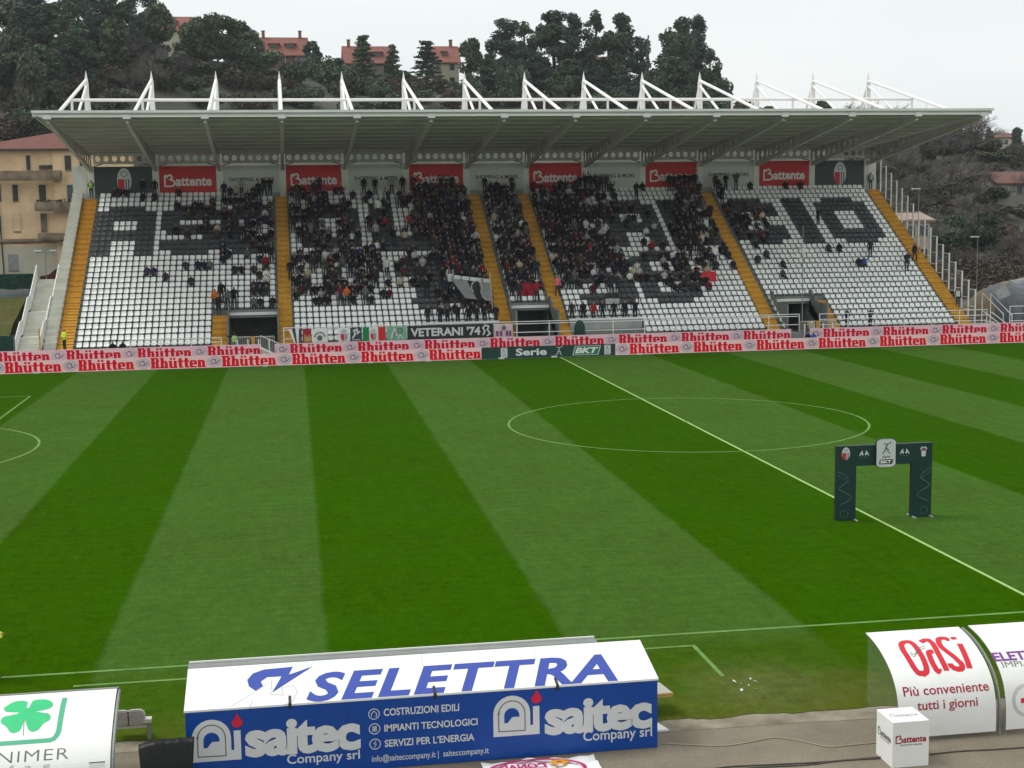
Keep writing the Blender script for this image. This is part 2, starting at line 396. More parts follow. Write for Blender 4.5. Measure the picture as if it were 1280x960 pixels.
STR = [-41.5,-35.4,-29.75,-24.7,-19.2,-13.2,-6.95,0,6.97,13.0,19.1,25.2,31.2,37.2]
def grass_mat(name, striped):
    m = bpy.data.materials.new(name); m.use_nodes = True; t = m.node_tree; b = t.nodes['Principled BSDF']; L = t.links.new
    b.inputs['Roughness'].default_value = .9; b.inputs['Specular IOR Level'].default_value = .0
    g = N(t, 'ShaderNodeNewGeometry'); sx = N(t, 'ShaderNodeSeparateXYZ'); L(g.outputs['Position'], sx.inputs[0])
    def noise(sc, det, scale3=None, rough=.55):
        n = N(t, 'ShaderNodeTexNoise', Scale=sc, Detail=det, Roughness=rough)
        if scale3:
            q = N(t, 'ShaderNodeMapping'); q.inputs['Scale'].default_value = scale3; L(g.outputs['Position'], q.inputs[0]); L(q.outputs[0], n.inputs['Vector'])
        else: L(g.outputs['Position'], n.inputs['Vector'])
        return n.outputs[0]
    def math_(op, a, c):
        n = N(t, 'ShaderNodeMath', operation=op)
        for i, q in enumerate((a, c)):
            if isinstance(q, (int, float)): n.inputs[i].default_value = q
            else: L(q, n.inputs[i])
        return n.outputs[0]
    dark, light = (.0240,.073,.0002), (.0500,.106,.0170)
    if striped:
        jit = math_('MULTIPLY', math_('SUBTRACT', noise(1.1, 5), .5), .22)
        xj = math_('ADD', math_('MULTIPLY', sx.outputs[0], math_('ADD', math_('MULTIPLY', sx.outputs[1], .00049), 1.0)), jit)
        stripe = 0.0 if (0-STR.index(0)) % 2 == 0 else 1.0     # state left of the first row edge
        for i, s_ in enumerate(STR):
            mr_ = N(t, 'ShaderNodeMapRange'); mr_.inputs[1].default_value = s_-.10; mr_.inputs[2].default_value = s_+.10; L(xj, mr_.inputs[0])
            lt = (i-STR.index(0)) % 2 == 0
            stripe = math_('ADD' if lt else 'SUBTRACT', stripe, mr_.outputs[0])
        # soft mowing inside each stripe
        fac = math_('ADD', math_('MULTIPLY', stripe, .86), math_('MULTIPLY', math_('SUBTRACT', noise(.35, 5), .5), .30))
        base = N(t, 'ShaderNodeMixRGB'); base.inputs[1].default_value = (*dark,1); base.inputs[2].default_value = (*light,1); L(fac, base.inputs[0])
        # outside the touchline: worn olive turf without stripes
        om = N(t, 'ShaderNodeMapRange'); om.inputs[1].default_value = -35.0; om.inputs[2].default_value = -36.6
        L(math_('ADD', sx.outputs[1], math_('MULTIPLY', math_('SUBTRACT', noise(1.1, 4), .5), 1.4)), om.inputs[0])
        b2 = N(t, 'ShaderNodeMixRGB'); L(math_('MULTIPLY', om.outputs[0], .75), b2.inputs[0]); L(base.outputs[0], b2.inputs[1]); b2.inputs[2].default_value = (.034,.078,.0010,1)
        wm = N(t, 'ShaderNodeMapRange'); wm.inputs[1].default_value = -37.6; wm.inputs[2].default_value = -41.2
        L(math_('ADD', sx.outputs[1], math_('MULTIPLY', math_('SUBTRACT', noise(.7, 6), .5), 6.0)), wm.inputs[0])
        b3 = N(t, 'ShaderNodeMixRGB'); L(math_('MULTIPLY', wm.outputs[0], .8), b3.inputs[0]); L(b2.outputs[0], b3.inputs[1]); b3.inputs[2].default_value = (.082,.092,.014,1)
        ds = N(t, 'ShaderNodeVectorMath', operation='DISTANCE'); L(g.outputs['Position'], ds.inputs[0]); ds.inputs[1].default_value = (-9.7,-39.3,0)
        pm = N(t, 'ShaderNodeMapRange'); pm.inputs[1].default_value = 2.4; pm.inputs[2].default_value = .5; L(math_('ADD', ds.outputs['Value'], math_('MULTIPLY', math_('SUBTRACT', noise(2.0, 6), .5), 3.2)), pm.inputs[0])
        b4 = N(t, 'ShaderNodeMixRGB'); L(math_('MULTIPLY', pm.outputs[0], .6), b4.inputs[0]); L(b3.outputs[0], b4.inputs[1]); b4.inputs[2].default_value = (.10,.11,.035,1)
        col = b4.outputs[0]
    else:
        b2 = N(t, 'ShaderNodeMixRGB'); L(noise(.5, 6), b2.inputs[0]); b2.inputs[1].default_value = (.05,.07,.012,1); b2.inputs[2].default_value = (.14,.12,.06,1); col = b2.outputs[0]
    # blade-scale and patch-scale value variation
    v1 = noise(1.0, 2, (9.0, 3.0, 1)); v2 = noise(.16, 4); v3 = noise(30.0, 2); v4 = noise(1.3, 5, (.35, 2.2, 1))
    val = math_('ADD', math_('ADD', math_('MULTIPLY', v1, .34), math_('MULTIPLY', v2, .36)), math_('ADD', math_('MULTIPLY', v3, .62), math_('MULTIPLY', v4, .40)))
    val = math_('ADD', val, .15)
    v5 = noise(2.6, 9, None, .78); v6 = noise(1.0, 6, (2.2, .55, 1), .7)
    val = math_('ADD', val, math_('ADD', math_('MULTIPLY', math_('SUBTRACT', v5, .5), .95), math_('MULTIPLY', math_('SUBTRACT', v6, .5), .60)))
    h = N(t, 'ShaderNodeHueSaturation'); L(col, h.inputs['Color']); L(val, h.inputs['Value'])
    hh = math_('ADD', math_('MULTIPLY', math_('SUBTRACT', v2, .5), .03), .5); L(hh, h.inputs['Hue'])
    L(h.outputs[0], b.inputs['Base Color'])
    bp = N(t, 'ShaderNodeBump', Strength=.35, Distance=.03); L(v3, bp.inputs['Height']); L(bp.outputs[0], b.inputs['Normal'])
    return m
GRASS = grass_mat('mown_grass', True)
# pitch: ragged near edge against the track
def near_edge(x): return np.interp(x, [-70,-24.1,-12.5,-7.5,50], [-39.0,-39.9,-41.0,-41.15,-41.3])
mb = MB(); xs = np.arange(-66, 62.01, .14)
ye = [near_edge(x)+.16*mnoise.noise(Vector((x*1.1,0,0)))+.10*mnoise.noise(Vector((x*4.7,3,0))) for x in xs]
vv = [(x, e, .02) for x, e in zip(xs, ye)]+[(x, 33.3, .02) for x in xs]; n = len(xs)
mb.add(vv, [(i, i+1, n+i+1, n+i) for i in range(n-1)])
structure(mb.build('pitch', GRASS))
# concrete track along the near side
def concrete_mat():
    m = bpy.data.materials.new('track_concrete'); m.use_nodes = True; t = m.node_tree; b = t.nodes['Principled BSDF']; L = t.links.new; b.inputs['Roughness'].default_value = .92
    g = N(t, 'ShaderNodeNewGeometry')
    n1 = N(t, 'ShaderNodeTexNoise', Scale=.6, Detail=7.0, Roughness=.65); n2 = N(t, 'ShaderNodeTexNoise', Scale=22.0, Detail=3.0); n3 = N(t, 'ShaderNodeTexVoronoi', Scale=.35); n3.feature = 'DISTANCE_TO_EDGE'
    for n_ in (n1, n2, n3): L(g.outputs['Position'], n_.inputs['Vector'])
    r = N(t, 'ShaderNodeValToRGB'); e = r.color_ramp.elements; e[0].position = .3; e[1].position = .7; e[0].color = (.145,.120,.085,1); e[1].color = (.215,.182,.135,1)
    L(n1.outputs[0], r.inputs[0])
    h = N(t, 'ShaderNodeHueSaturation'); mr = N(t, 'ShaderNodeMapRange'); mr.inputs[3].default_value = .55; mr.inputs[4].default_value = 1.45
    L(n2.outputs[0], mr.inputs[0]); L(mr.outputs[0], h.inputs['Value']); L(r.outputs[0], h.inputs['Color'])
    c = N(t, 'ShaderNodeMapRange'); c.inputs[1].default_value = 0; c.inputs[2].default_value = .006; c.inputs[3].default_value = .93; L(n3.outputs[0], c.inputs[0])
    mx_ = N(t, 'ShaderNodeMixRGB', blend_type='MULTIPLY', Fac=1.0); L(h.outputs[0], mx_.inputs[1]); L(c.outputs[0], mx_.inputs[2]); L(mx_.outputs[0], b.inputs['Base Color'])
    bp = N(t, 'ShaderNodeBump', Strength=.3, Distance=.01); L(n2.outputs[0], bp.inputs['Height']); L(bp.outputs[0], b.inputs['Normal'])
    return m
TRACK = concrete_mat()
mb = MB(); mb.add([(-90,-62,.005),(80,-62,.005),(80,-38.5,.005),(-90,-38.5,.005)], [(0,1,2,3)]); structure(mb.build('track', TRACK))
mb = MB(); mb.add([(-90,33.2,.012),(80,33.2,.012),(80,60,.012),(-90,60,.012)], [(0,1,2,3)]); structure(mb.build('apron', M['concrete']))
# worn edging strip between turf and track
mb = MB(); ex = np.arange(-26, -3, .5)
ev = [(x, float(near_edge(x))-.62-.05*mnoise.noise(Vector((x,9,0))), .010) for x in ex]+[(x, float(near_edge(x))+.2, .010) for x in ex]; n = len(ex)
mb.add(ev, [(i, i+1, n+i+1, n+i) for i in range(n-1)]); structure(mb.build('kerb_strip', mat('worn_edging', (.25,.22,.17), .95, .3, 1.5, .3, dirt=(.13,.11,.07))))

def line_mat(name, c, lo, scale):
    m = bpy.data.materials.new(name); m.use_nodes = True; t = m.node_tree; b = t.nodes['Principled BSDF']; b.inputs['Roughness'].default_value = .85
    g = N(t, 'ShaderNodeNewGeometry'); n1 = N(t, 'ShaderNodeTexNoise', Scale=scale, Detail=5.0, Roughness=.7); t.links.new(g.outputs['Position'], n1.inputs['Vector'])
    r = N(t, 'ShaderNodeValToRGB'); e = r.color_ramp.elements; e[0].position = .32; e[1].position = .62; e[0].color = (*lo,1); e[1].color = (*c,1)
    t.links.new(n1.outputs[0], r.inputs[0]); t.links.new(r.outputs[0], b.inputs['Base Color']); return m
LM = line_mat('pitch_paint', (.33,.50,.16), (.19,.34,.08), 5.0)
LF = line_mat('faded_pitch_paint', (.135,.27,.055), (.065,.155,.02), 2.0)
LZ = .026
def ring(r, w, n=160, a0=0, a1=360, cx=0, cy=0):
    v = []; f = []
    for i in range(n+1):
        a = rad(a0+(a1-a0)*i/n); v += [(cx+(r-w/2)*math.cos(a), cy+(r-w/2)*math.sin(a), LZ), (cx+(r+w/2)*math.cos(a), cy+(r+w/2)*math.sin(a), LZ)]
    for i in range(n): f.append((2*i, 2*i+1, 2*i+3, 2*i+2))
    return v, f
def sheet(mb, x0, x1, y0, y1, z=LZ): mb.add([(x0,y0,z),(x1,y0,z),(x1,y1,z),(x0,y1,z)], [(0,1,2,3)])
mb = MB(); sheet(mb, -.06, .06, -35.1, 33.2); structure(mb.build('halfway_line_marking', LM))
mb = MB(); mb.add(*ring(9.15, .12, a0=.4, a1=179.6)); mb.add(*ring(9.15, .12, a0=180.4, a1=359.6)); mb.add(*[([(x,y,LZ+.004) for x,y in ell(0,0,.16,.16,14)]), [tuple(range(14))]]); structure(mb.build('centre_circle_marking', LF))
mb = MB(); sheet(mb, -66, 60, -35.16, -35.04); structure(mb.build('touchline_marking', LF))
BX = -35.83; AX = -(104.66/2-11)
mb = MB(); sheet(mb, BX-.06, BX+.06, -20.1, 20.22, LZ); sheet(mb, -52.3, BX-.06, 20.1, 20.22, LZ); sheet(mb, -52.3, BX-.06, -20.22, -20.1, LZ)
mb.add(*ring(9.15, .12, 40, -53, 53, AX, 0)); structure(mb.build('penalty_area_marking', LF))
mb = MB(); sheet(mb, -25.5, -10.36, -36.16, -36.05); sheet(mb, -10.47, -10.36, -38.5, -36.16); structure(mb.build('technical_area_marking', LF))

# left-hand embankment and street
mb = MB(); mb.prism([(43,-.1),(43,1.1),(46,2.6),(52.8,4.35),(53.2,4.35),(53.2,-.1)], -90, -41.3); structure(mb.build('embankment', grass_mat('rough_grass', False)))
mb = MB(); mb.box(-90, -38.6, 62, 79, 4.42, 4.46); structure(mb.build('street', mat('asphalt', (.06,.06,.06), .9, .2, 1.5)))

# ================================================================== GRANDSTAND
NR = 29; RUN, RISE = .679, .404
def ry(i): return 39.2+RUN*i          # seat-back line of row i
def sz(i): return 1.45+RISE*i         # seat centre height
def tz(i): return sz(i)-.36           # tread
def yf(i): return ry(i)-.50           # front edge of tread
X0, X1 = -37.9, 36.0
gs = thing('grandstand', 'white and black seated covered grandstand with cantilever roof behind the pitch', 'grandstand', (0, 39, 0))
def stairs_poly(r0, r1, lift=0, thick=.5, sub=1):
    top = []
    for i in range(r0, r1+1):
        for k in range(sub):
            z = tz(i)-RISE*(sub-1-k)/sub+lift; y = yf(i)-RUN*(sub-1-k)/sub
            top += [(y, z), (y+RUN/sub, z)]
    bot = [(top[-1][0], top[-1][1]-thick), (top[0][0], top[0][1]-thick)]
    return top+bot
VOM = [(-25.75,-24.4,-20.75), (-2.25,None,1.0), (19.9,None,24.45)]   # tunnels cut out of the lowest six rows
t = MB()
t.prism(stairs_poly(6, NR-1), -37.0, 35.9)
for a, b in((-37.0,-24.4),(-20.75,-2.25),(1.0,19.9),(23.15,35.9)): t.prism(stairs_poly(0, 5, 0, .85), a, b)
t.box(X0+.9, X1, yf(NR), 59.3, tz(NR-1)-.5, tz(NR-1)+.02)
t.build('terrace', M['concrete'], gs)
t = MB(); t.box(X0+.9, 35.9, 59.3, 59.55, .0, 13.0); t.box(-37.0,-36.9, 40, 59.3, 0, .9); t.build('rear_wall', M['concrete_l'], gs)
t = MB()
for a, b in((-37.9,-24.4),(-20.75,-2.25),(1.0,19.9),(23.15,39.5)): t.box(a, b, 35.62, yf(0), 0, tz(0)-.02)
t.build('walkway', M['concrete'], gs)
# tunnels
def tunnel(x0, x1):
    t = MB()
    t.box(x0-.12, x0, yf(0), 47.5, 0, 3.1); t.box(x1, x1+.12, yf(0), 47.5, 0, 3.1); t.box(x0, x1, 47.5, 47.6, 0, 3.1); t.box(x0, x1, 35.62, 47.5, .2, .55)
    for i in range(6):
        for xa, xb in((x0-.12, x0),(x1, x1+.12)): t.box(xa, xb, yf(i), yf(i)+RUN, 3.1 if tz(i) < 2.2 else 3.1, max(3.12, tz(i)+.9))
    o = t.build('tunnel', M['concrete'], gs)
    l = MB(); l.box(x0-.12, x1+.12, yf(6)-.14, yf(6)-.01, tz(6)-.62, tz(6)-.02, M['concrete']); l.box(x0-.14, x1+.14, yf(6)-.24, yf(6)-.145, tz(6)-.42, tz(6)-.20, M['white']); l.build('lintel', None, o)
for a, b in((-24.4,-20.75),(-2.25,1.0),(19.9,23.15)): tunnel(a, b)
# stepped end walls
t = MB(); t.prism(stairs_poly(0, NR-1, .55, 1.2), -37.9, -37.03)
for i in range(NR): t.box(-37.86, -37.06, ry(i)-.42, ry(i)-.30, tz(i)+.55, tz(i)+.62)
t.build('end_wall', M['clad'], gs)
for xa, xb in((-37.9,-36.75),(35.05,35.95)):
    t = MB(); t.box(xa, xb, 58.7, 59.0, tz(NR-1), 15.3); t.build('end_panel', M['clad'], gs)
# ochre stairways
AISLES = [(-37.0,-35.85,0),(-20.62,-19.6,0),(-3.5,-2.4,0),(1.08,2.1,0),(18.2,19.3,0),(34.65,35.85,0)]
def stairway(x0, x1, r0, r1):
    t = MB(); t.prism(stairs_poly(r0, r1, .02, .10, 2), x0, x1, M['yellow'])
    for i in range(r0, r1+1):
        xm = (x0+x1)/2; t.box(xm-.09, xm+.09, yf(i)-.012, yf(i)+.05, tz(i)+.0, tz(i)+.028, M['nosing'])
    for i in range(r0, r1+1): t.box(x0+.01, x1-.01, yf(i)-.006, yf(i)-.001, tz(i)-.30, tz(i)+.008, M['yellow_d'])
    return t.build('stairway', None, gs)
for a, b, r in AISLES: stairway(a, b, r, NR-1)
stairway(-25.7, -24.55, 0, 5); stairway(23.3, 24.45, 0, 5)
# seats
SEATW = .495
BLOCKS = [(-35.85,-20.62),(-19.6,-3.5),(-2.4,1.08),(2.1,18.2),(19.3,34.65)]
def letter_rows():
    """which seats are black: (block, row from top 1.., col) -- the big letters and the year"""
    S = set()
    def put(b, c0, r0, rows):
        for j, line in enumerate(rows):
            for k, ch in enumerate(line):
                if ch == '#': S.add((b, r0+j, c0+k))
    A = ['..######..']+['##########']*2+['###....###']*2+['##########']*2+['###....###']*3
    Sx = ['..######..']+['##########']*2+['###....#..','##########','.#########','.......###']+['##########']*2+['..######..']
    C = ['..######..']+['##########']*2+['###....###']+['###.......']*2+['###....###']+['##########']*2+['..######..']
    O = ['..######..']+['##########']*2+['###....###']*4+['##########']*2+['..######..']
    Lr = ['####......']*7+['##########']*3
    I = ['####']*10
    put(0, 0, 4, A); put(0, 11, 4, Sx); put(0, 21, 4, C)
    put(1, 2, 4, O); put(1, 14, 4, Lr); put(1, 26, 4, I)
    put(3, 2, 4, C); put(3, 12, 4, A); put(3, 23, 4, [l[:9] for l in Lr])
    put(4, 0, 4, [l[0:10] for l in C]); put(4, 12, 4, I); put(4, 18, 4, O)
    one = ['..#######']+['#########']*3+['...######']*4+['..########','...#####..']
    eight = ['..######..']+['##########']+['###....###']*2+['##########']*2+['###....###']*2+['##########']+['..######..']
    nine = ['..######..']+['##########']+['###....###']*2+['##########']*2+['.......###']*2+['##########']+['.########.']
    put(1, 17, 15, one); put(1, 27, 15, [l[:6] for l in eight]); put(3, 3, 15, nine); put(3, 14, 15, eight)
    return S
BLACK = letter_rows()
def seat_ok(x, i):
    for a, _, b in VOM:
        if a-.1 < x < b+.1 and i < 6: return False
    if -9.3 < x < -3.4 and i < 2: return False
    if 2.1 < x < 8.1 and i < 2: return False
    return True
SEATS = []
for bi, (a, b) in enumerate(BLOCKS):
    n = int((b-a-.04)/SEATW); off = ((b-a)-n*SEATW)/2
    for i in range(NR):
        for k in range(n):
            x = a+off+SEATW*(k+.5)
            if seat_ok(x, i): SEATS.append((x, i, bi, k, (bi, NR-i, k) in BLACK))
# one seat: moulded shell with curved back, pan and front lip
def seat_mesh():
    mb = MB(); cols = []
    prof = [(-.30,-.19),(-.31,-.15),(-.26,-.135),(-.08,-.14),(-.03,-.10),(.03,.0),(.085,.12),(.10,.145)]   # (y,z)
    hw = [.175,.185,.19,.19,.195,.195,.18,.145]
    for (y, z), w in zip(prof, hw): cols.append([(-w, y-.012, z+.008), (-w*.55, y+.006, z), (w*.55, y+.006, z), (w, y-.012, z+.008)])
    v = [p for c in cols for p in c]; f = [(4*i+j, 4*i+j+1, 4*i+j+5, 4*i+j+4) for i in range(len(cols)-1) for j in range(3)]
    o = len(v); v2 = [(x, y+.03, z-.02) for x, y, z in v]; v += v2; f += [tuple(q+o for q in reversed(p)) for p in f]
    nC = len(cols)
    edge = [4*i for i in range(nC)]+[4*(nC-1)+1, 4*(nC-1)+2]+[4*i+3 for i in range(nC-1,-1,-1)]+[2, 1]
    for i in range(len(edge)): a_, b_ = edge[i], edge[(i+1) % len(edge)]; f.append((a_, b_, b_+o, a_+o))
    mb.add(v, f); mb.box(-.05, .05, .06, .12, -.30, -.10)
    return mb
sm = seat_mesh()
proto = {}
for nm in('seat_white','seat_black'):
    o = sm.build('seat', M[nm], None, link=False); proto[nm] = o.data
cnt = 0
SEATS.sort(key=lambda q: (q[1], abs(q[0]+20)))
V0 = np.array([tuple(v.co) for v in proto['seat_white'].vertices]); F0 = [tuple(p.vertices) for p in proto['seat_white'].polygons]
av = []; af = []; am = []
for x, i, bi, k, blk in SEATS:
    if cnt < 100 and i < 2:
        o = bpy.data.objects.new('seat', proto['seat_black' if blk else 'seat_white']); COL.objects.link(o); o.parent = gs
        o.location = (x, ry(i)-39, sz(i)); cnt += 1; continue
    off = len(av)*len(V0); dx = random.uniform(-.012, .012); ti = random.gauss(0, .045); Vt = V0.copy(); Vt[:,1] += V0[:,2]*ti; Vt[:,2] -= V0[:,1]*ti*.6; av.append(Vt+np.array([x+dx, ry(i)-39, sz(i)+random.uniform(-.008,.008)])); af.append(off)
    am.append(1 if blk else 0)
VV = np.concatenate(av); me = bpy.data.meshes.new('seats')
FF = [tuple(q+o for q in f) for o in af for f in F0]
me.from_pydata(VV.tolist(), [], FF); me.materials.append(M['seat_white']); me.materials.append(M['seat_black'])
me.polygons.foreach_set('material_index', np.repeat(am, len(F0)).tolist()); me.update()
o = bpy.data.objects.new('seats', me); COL.objects.link(o); o.parent = gs; o['kind'] = 'stuff'
# grey parapets in front of the cut rows
for a, b in((-9.25,-3.55),(2.15,8.05)):
    t = MB(); t.box(a, b, yf(2)-.2, yf(2)-.06, tz(0), tz(2)+.35, M['concrete_l']); t.box(a-.03, b+.03, yf(2)-.26, yf(2)-.0, tz(2)+.352, tz(2)+.45, M['white'])
    t.build('parapet', None, gs)

# ---- roof
FX = [-36.42+5.5*i for i in range(14)]
def soff(y): return 18.05-(y-36.4)*(1.55/22.3)      # underside of the sheeting
RXA, RXB = -37.45, 35.85
rf = MB()
ys = np.arange(36.9, 62.3, .42)
pr = []
for j, y in enumerate(ys): pr += [(float(y), soff(y)+.10), (float(y)+.21, soff(y)+.10), (float(y)+.24, soff(y)+.13), (float(y)+.39, soff(y)+.13)]
top = [(a, b+.16) for a, b in reversed(pr)]
rf.prism(pr+top, RXA+.1, RXB-.1)
roof = rf.build('roof', M['roof_sheet'], gs)
def part_of(parent, name, mb, m=None): return mb.build(name, m, parent)
g = MB(); g.box(RXA, RXB, 36.15, 36.55, 18.28, 18.46, M['steel_white']); g.box(RXA, RXB, 36.5, 36.9, 18.05, 18.28, M['steel_white']); g.box(RXA+.5, RXB-.4, 36.34, 36.44, 17.98, 18.12, M['white']); g.build('gutter', None, roof)
for k, y in enumerate(np.arange(38.6, 59, 2.5)):
    g = MB(); g.box(RXA+.2, RXB-.2, y-.05, y+.05, soff(y)-.02, soff(y)+.095); g.build('purlin', M['rafter'], roof)
for x in(RXA, RXB-.08):
    g = MB(); g.prism([(36.95, soff(36.95)+.06),(62.2, soff(62.2)+.06),(62.2, soff(62.2)+.38),(36.95, soff(36.95)+.38)], x, x+.08); g.build('verge', M['steel_white'], roof)
def holed_strip(mb, P, n, r, m):
    """P(u,v) -> point; a strip u 0..n, v 0..1 with a round hole in each unit square"""
    K = 16
    for c in range(n):
        vs_ = []; 
        for j in range(K):
            a = 2*math.pi*j/K+math.pi/4; ca, sa = math.cos(a), math.sin(a); s_ = .5/max(abs(ca), abs(sa))
            vs_.append(P(c+.5+ca*s_, .5+sa*s_)); vs_.append(P(c+.5+ca*r, .5+sa*r))
        mb.add(vs_, [(2*j, 2*((j+1) % K), 2*((j+1) % K)+1, 2*j+1) for j in range(K)], m)
for x in FX:
    # tapered cellular rafter: web with holes towards the back, flanges
    g = MB()
    def dep(y): return .32+max(0, (y-37))*.058
    for xx in(x-.02, x+.02):
        def P(u, v, xx=xx):
            y = 48.0+u*1.22; return (xx, y, soff(y)-.10-dep(y)*(1-v))
        holed_strip(g, P, 9, .33, M['rafter'])
    g.prism([(36.6, soff(36.6)-.10),(36.6, soff(36.6)-.38),(48.0, soff(48)-.10-dep(48)),(48.0, soff(48)-.10)], x-.02, x+.02, M['rafter'])
    yb = 48+9*1.22
    g.prism([(yb, soff(yb)-.1),(yb, soff(yb)-.1-dep(yb)),(59.2, soff(59.2)-.1-dep(59.2)),(59.2, soff(59.2)-.1)], x-.03, x+.03, M['rafter'])
    pts = [36.6, 48.0, 59.2]
    for a, b in zip(pts[:-1], pts[1:]):
        da = .28 if a < 37 else dep(a)
        g.prism([(a, soff(a)-.1-da),(b, soff(b)-.1-dep(b)),(b, soff(b)-.17-dep(b)),(a, soff(a)-.17-da)], x-.14, x+.14, M['rafter'])
    g.box(x-.28, x+.28, 36.28, 36.62, 17.86, 18.16, M['steel_white'])
    g.build('rafter', None, roof)
    c = MB(); c.box(x-.26, x+.26, 58.75, 59.25, tz(NR-1), soff(59)-1.2, M['steel_white']); c.build('column', None, gs)
    # mast: tapered blade with struts to the roof
    mt = MB(); 
    mt.add([(x-.25,58.45,17.0),(x+.25,58.45,17.0),(x+.25,59.0,17.0),(x-.25,59.0,17.0),(x-.17,58.75,22.4),(x+.17,58.75,22.4),(x+.17,59.0,22.4),(x-.17,59.0,22.4),(x,58.95,23.5)],
           [(3,2,1,0),(0,1,5,4),(1,2,6,5),(2,3,7,6),(3,0,4,7),(4,5,8),(5,6,8),(6,7,8),(7,4,8)], M['white'])
    mast = mt.build('mast', None, gs)
    for a, b, w in(((x,58.7,22.6),(x,42.5,18.82),.22),((x,58.7,22.1),(x,49.6,17.9),.19),((x,49.4,20.12),(x,49.4,17.9),.16),((x,58.95,22.3),(x,62.3,17.6),.19),((x,42.6,18.8),(x,42.6,17.9),.18)):
        s_ = MB(); s_.tube([a, b], w*.62, M['white'], 8); s_.build('strut', None, mast, smooth=False)
tb = MB(); tb.tube([(FX[0]-.1,49.4,20.2),(FX[-1]+.1,49.4,20.2)], .125, M['white'], 8); tb.build('tie_beam', None, roof)
# holed beam between the columns above the sign boards, with cross ties
for i in range(13):
    g = MB(); xa, xb = FX[i]+.27, FX[i+1]-.27; n = 7; w = (xb-xa)/n
    for yy in(58.98, 59.04):
        holed_strip(g, lambda u, v, yy=yy: (xa+u*w, yy, 15.52+v*.78), n, .32, M['rafter'])
    g.box(xa, xb, 58.9, 59.12, 15.44, 15.52, M['rafter']); g.box(xa, xb, 58.9, 59.12, 16.30, 16.37, M['rafter'])
    g.beam((xa, 58.8, 15.25), (xa+.7, 58.9, 15.44), .08, m=M['dark_metal']); g.beam((xb, 58.8, 15.25), (xb-.7, 58.9, 15.44), .08, m=M['dark_metal'])
    g.build('cell_beam', None, roof)
# small flood lamps under the right verge
for k, y in enumerate((37.6, 39.0, 40.6, 43.5)):
    g = MB(); g.box(RXB-.34, RXB-.16, y-.1, y+.1, soff(y)-.20, soff(y)-.02, M['white']); g.build('flood_lamp', None, roof)

# ---- boards along the back wall
UX, UZ = (1,0,0), (0,0,1)
ORD = ['leftmost','second','third','fourth','fifth','rightmost']
rc = wc = 0
for i in range(13):
    xa, xb = FX[i]+.30, FX[i+1]-.30; z0, z1 = 12.85, 15.22; Y = 58.86; w = xb-xa
    if i in(0, 12):
        kind = 'panel_dark'; lab = 'dark board with football crest at the %s end of the back wall' % ('left' if i == 0 else 'right')
    elif i % 2 == 1:
        kind = 'panel_red'; lab = 'red shop board with white lettering, %s of six along the stand back wall' % ORD[rc]; rc += 1
    else:
        kind = 'panel_white'; lab = 'pale board with black slogan, %s of five between red boards' % ['leftmost','second from left','middle','second from right','rightmost'][wc]; wc += 1
    sb = thing('sign_board', lab, 'sign', (xa+w/2, Y, z0), 'boards along the back wall of the stand' )
    p = MB(); p.box(xa, xb, Y, Y+.05, z0, z1, M[kind]); p.build('panel', None, sb)
    l = MB(); O = (xa, Y-.004, z0)
    if kind == 'panel_red': l.flat(*shift(battente(w*.84), w*.08, .62), O, UX, UZ, 0.004, M['ink_white'])
    elif kind == 'panel_white': l.flat(*fit(text2d('SHOPPING & MORE', .018), w*.11, .98, w*.80, .34), O, UX, UZ, 0.004, M['ink_black'])
    else: crest(l, O, UX, UZ, 1.22, 2.2, .004)
    if kind == 'panel_dark':
        l.v = [(v[0]+w*.5-.55, v[1], v[2]+.05) for v in l.v]
    l.build('emblem' if kind == 'panel_dark' else 'lettering', None, sb, recalc=False)

# ================================================================== PERIMETER BOARDS
SLABW = slabword('Rhütten')
def board_mesh(h, backm, textm, emb=True):
    a = MB(); a.box(0, 4.985, 0, .05, 0, h, backm)
    l = MB(); l.flat(*fit(SLABW, 1.10, h*.06, 3.84, h*.88), (0,-.006,0), UX, UZ, .002, textm)
    e = MB(); e.flat(*poly2d(ell(.58, h*.5, .50, h*.42, 24)), (0,-.006,0), UX, UZ, .001, M['emblem_lilac'])
    e.flat(*stroke2d(ell(.58, h*.5, .50, h*.42, 24), .025, True), (0,-.006,0), UX, UZ, .004, M['ink_lgrey'])
    e.flat(*stroke2d(ell(.52, h*.5, .20, h*.20, 14, 40, 330), .05), (0,-.006,0), UX, UZ, .007, M['emblem_ink'])
    e.flat(*stroke2d([(.55,h*.66),(.66,h*.62),(.64,h*.44),(.74,h*.34),(.86,h*.55),(.92,h*.60)], .05), (0,-.006,0), UX, UZ, .010, M['emblem_ink'])
    return a, l, e
def make_board(h, backm, textm):
    r = thing('advertising_board', 'x', 'advertising board', (0,0,0))
    a, l, e = board_mesh(h, backm, textm)
    a.build('panel', None, r); l.build('lettering', None, r, recalc=False); e.build('emblem', None, r, recalc=False)
    return r
def ordn(n): return ['first','second','third','fourth','fifth','sixth','seventh','eighth','ninth','tenth','eleventh','twelfth'][n-1]
bf = make_board(.875, M['led_pink'], M['led_red']); bf.rotation_euler.x = rad(-3)
first = True
front_x = [4.33+5.0*k for k in range(8)]+[-5.86-5.0*(k+1) for k in range(8)]
for k, x in enumerate(front_x):
    o = bf if first else copy_tree(bf); first = False
    side = 'right' if x > 0 else 'left'; n = k+1 if x > 0 else k-7
    o.location = (x, 33.5, .02); tag(o, 'pink red-lettered board on the turf, %s %s of the dark green board' % (ordn(n), side), 'advertising board', 'lower row of pink boards along the far touchline')
br = make_board(.86, M['led_rose'], M['led_rose_red']); first = True
rear_x = []
for k in range(4): rear_x.append((-26.95-4.99*k, 'left of the left gate', k+1))
